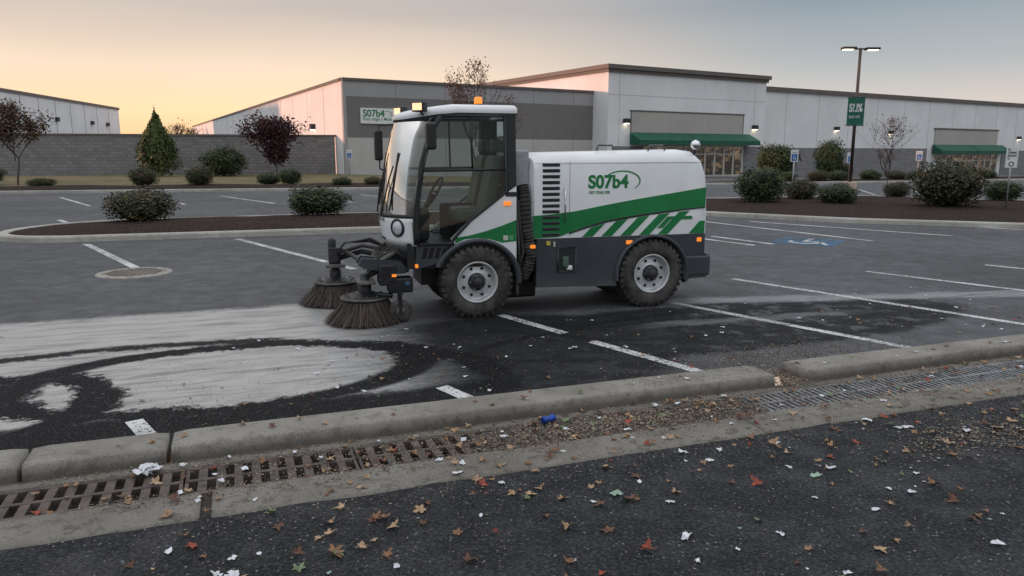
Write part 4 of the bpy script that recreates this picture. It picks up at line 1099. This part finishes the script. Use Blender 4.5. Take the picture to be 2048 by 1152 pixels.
place(110,-3,7,-1.6,.0,0,.014,.045,1); place(60,-9,14,-6,.0,0,.015,.035); place(110,-2.5,7,1.2,1.5,.018,.016,.05)
mb.obj('fallen_leaves',lm,fix=False)
m_paper=simple('paper',(.66,.67,.70),.7,0,.2,30); m_pgreen=simple('paper_green',(.30,.42,.32),.7); 
mb=MB()
def scrap(x,y,z,sz,mi=0,hh=.5):
    a0=U(0,6.28); k=4
    v=[];f=[]
    for i in range(k):
        for j in range(k):
            px=(i/(k-1)-.5)*2*sz*U(.6,1.2); py=(j/(k-1)-.5)*1.3*sz*U(.5,1.25)
            v.append((x+px*math.cos(a0)-py*math.sin(a0),y+px*math.sin(a0)+py*math.cos(a0),z+.003+U(0,hh)*sz))
    for i in range(k-1):
        for j in range(k-1): f.append((i*k+j,(i+1)*k+j,(i+1)*k+j+1,i*k+j+1))
    mb.add(v,f,mi)
for i in range(100): 
    s=U(-2.6,4.8); scrap(*cw(s,U(1.55,3.5))[:2],0,.009+.030*R()**1.4,1 if R()<.1 else 0)
for i in range(60): scrap(*cw(U(-3,7),U(.72,1.45))[:2],.012,U(.01,.032))
for i in range(70): scrap(*cw(U(-2.5,8),U(-2.6,0))[:2],0,U(.008,.030))
for i in range(10): scrap(*cw(U(-2.4,6),U(.42,.6))[:2],.108,U(.01,.025))
for k in range(6): p=cw(-2.62+U(-.05,.05),.80+U(-.03,.03)); scrap(p[0],p[1],.01+U(0,.02),U(.04,.065),0,.6)
mb.obj('litter_paper_scraps',[m_paper,m_pgreen],fix=False)
cm=[simple('chip_tan',(.26,.19,.13),.85,0,.4,60),simple('chip_grey',(.16,.15,.14),.85,0,.4,60),simple('chip_dark',(.05,.042,.036),.9,0,.4,60),simple('chip_pale',(.42,.36,.28),.85,0,.3,60)]
mb=MB()
def chip(x,y,z,sz):
    c=Vector((x,y,z+sz*.3)); a=U(0,3.14); d=Vector((math.cos(a),math.sin(a),U(-.2,.2)))*sz*U(.8,1.7); e_=Vector((-math.sin(a),math.cos(a),U(-.3,.3)))*sz*U(.5,.9); u=Vector((U(-.2,.2),U(-.2,.2),1))*sz*.5
    mb.add([c-d,c+d,c-e_,c+e_,c+u,c-u],[(0,2,4),(2,1,4),(1,3,4),(3,0,4),(2,0,5),(1,2,5),(3,1,5),(0,3,5)],random.choice([0,0,0,1,2,2,3,3]))
def chips(n,s0,s1,n0,n1,z,a=.003,b2=.009,g=False):
    for i in range(n):
        s=random.gauss((s0+s1)/2,(s1-s0)/4) if g else U(s0,s1)
        nn=random.gauss((n0+n1)/2,(n1-n0)/4) if g else U(n0,n1)
        chip(*cw(s,nn)[:2],z+U(0,.006),.75*(a+(b2-a)*R()**2))
chips(5500,-3.2,5.5,.68,.82,.004); chips(3600,-2.2,3.4,.80,1.22,.004,.003,.011); chips(4500,-.9,1.6,.82,1.2,.008,.004,.012,True)
chips(5000,-3,6,1.15,1.32,.014,.003,.010); chips(2600,-2.5,5,1.3,1.75,.012,.003,.009); chips(4000,-3,6,1.5,3.6,.0,.003,.008)
chips(3200,1.2,4.2,-.5,.36,.0,.003,.012,True); chips(1500,2.05,2.40,.3,.75,.02,.004,.013); chips(3500,-3,7,-1.8,.2,0,.003,.008); chips(900,.8,2.6,.38,.64,.106,.003,.009)
chips(1300,1.9,3.3,1.75,2.35,.0,.005,.014,True)
mb.obj('gravel_debris',cm,fix=False)
v=[];f=[];k=44
for i in range(k+1):
    s=-1.9+i*5.0/k; hz=-.16+.160*sst(s,-1.8,-.3)*sst(-s,-3.0,-1.5)+.012*mnoise.noise(Vector((s*3,0,0)))
    for j in range(9):
        nn=.785+j*.41/8; v.append(cw(s,nn,hz+.012*mnoise.noise(Vector((s*6,nn*12,0)))+U(-.006,.005)))
for i in range(k):
    for j in range(8): f.append((i*9+j,i*9+9+j,i*9+10+j,i*9+j+1))
mk('silt_in_drain',v,f,simple('silt',(.065,.052,.042),.95,0,.6,25,.8,60),bpy.data.objects['storm_drain'],True)
can=empty('crushed_can',cw(-.02,.82,.03))
can.rotation_euler=(0,0,.6)
b=MB(); pr=[(-.055,.02),(-.05,.03),(-.02,.026),(.0,.020),(.02,.028),(.05,.03),(.055,.02)]
b.tube([(a,U(-.004,.004),0) for a,_ in pr],[r for _,r in pr],14); b.obj('can_body',simple('can_blue',(.02,.07,.38),.3,.5,.5,30),can,True)
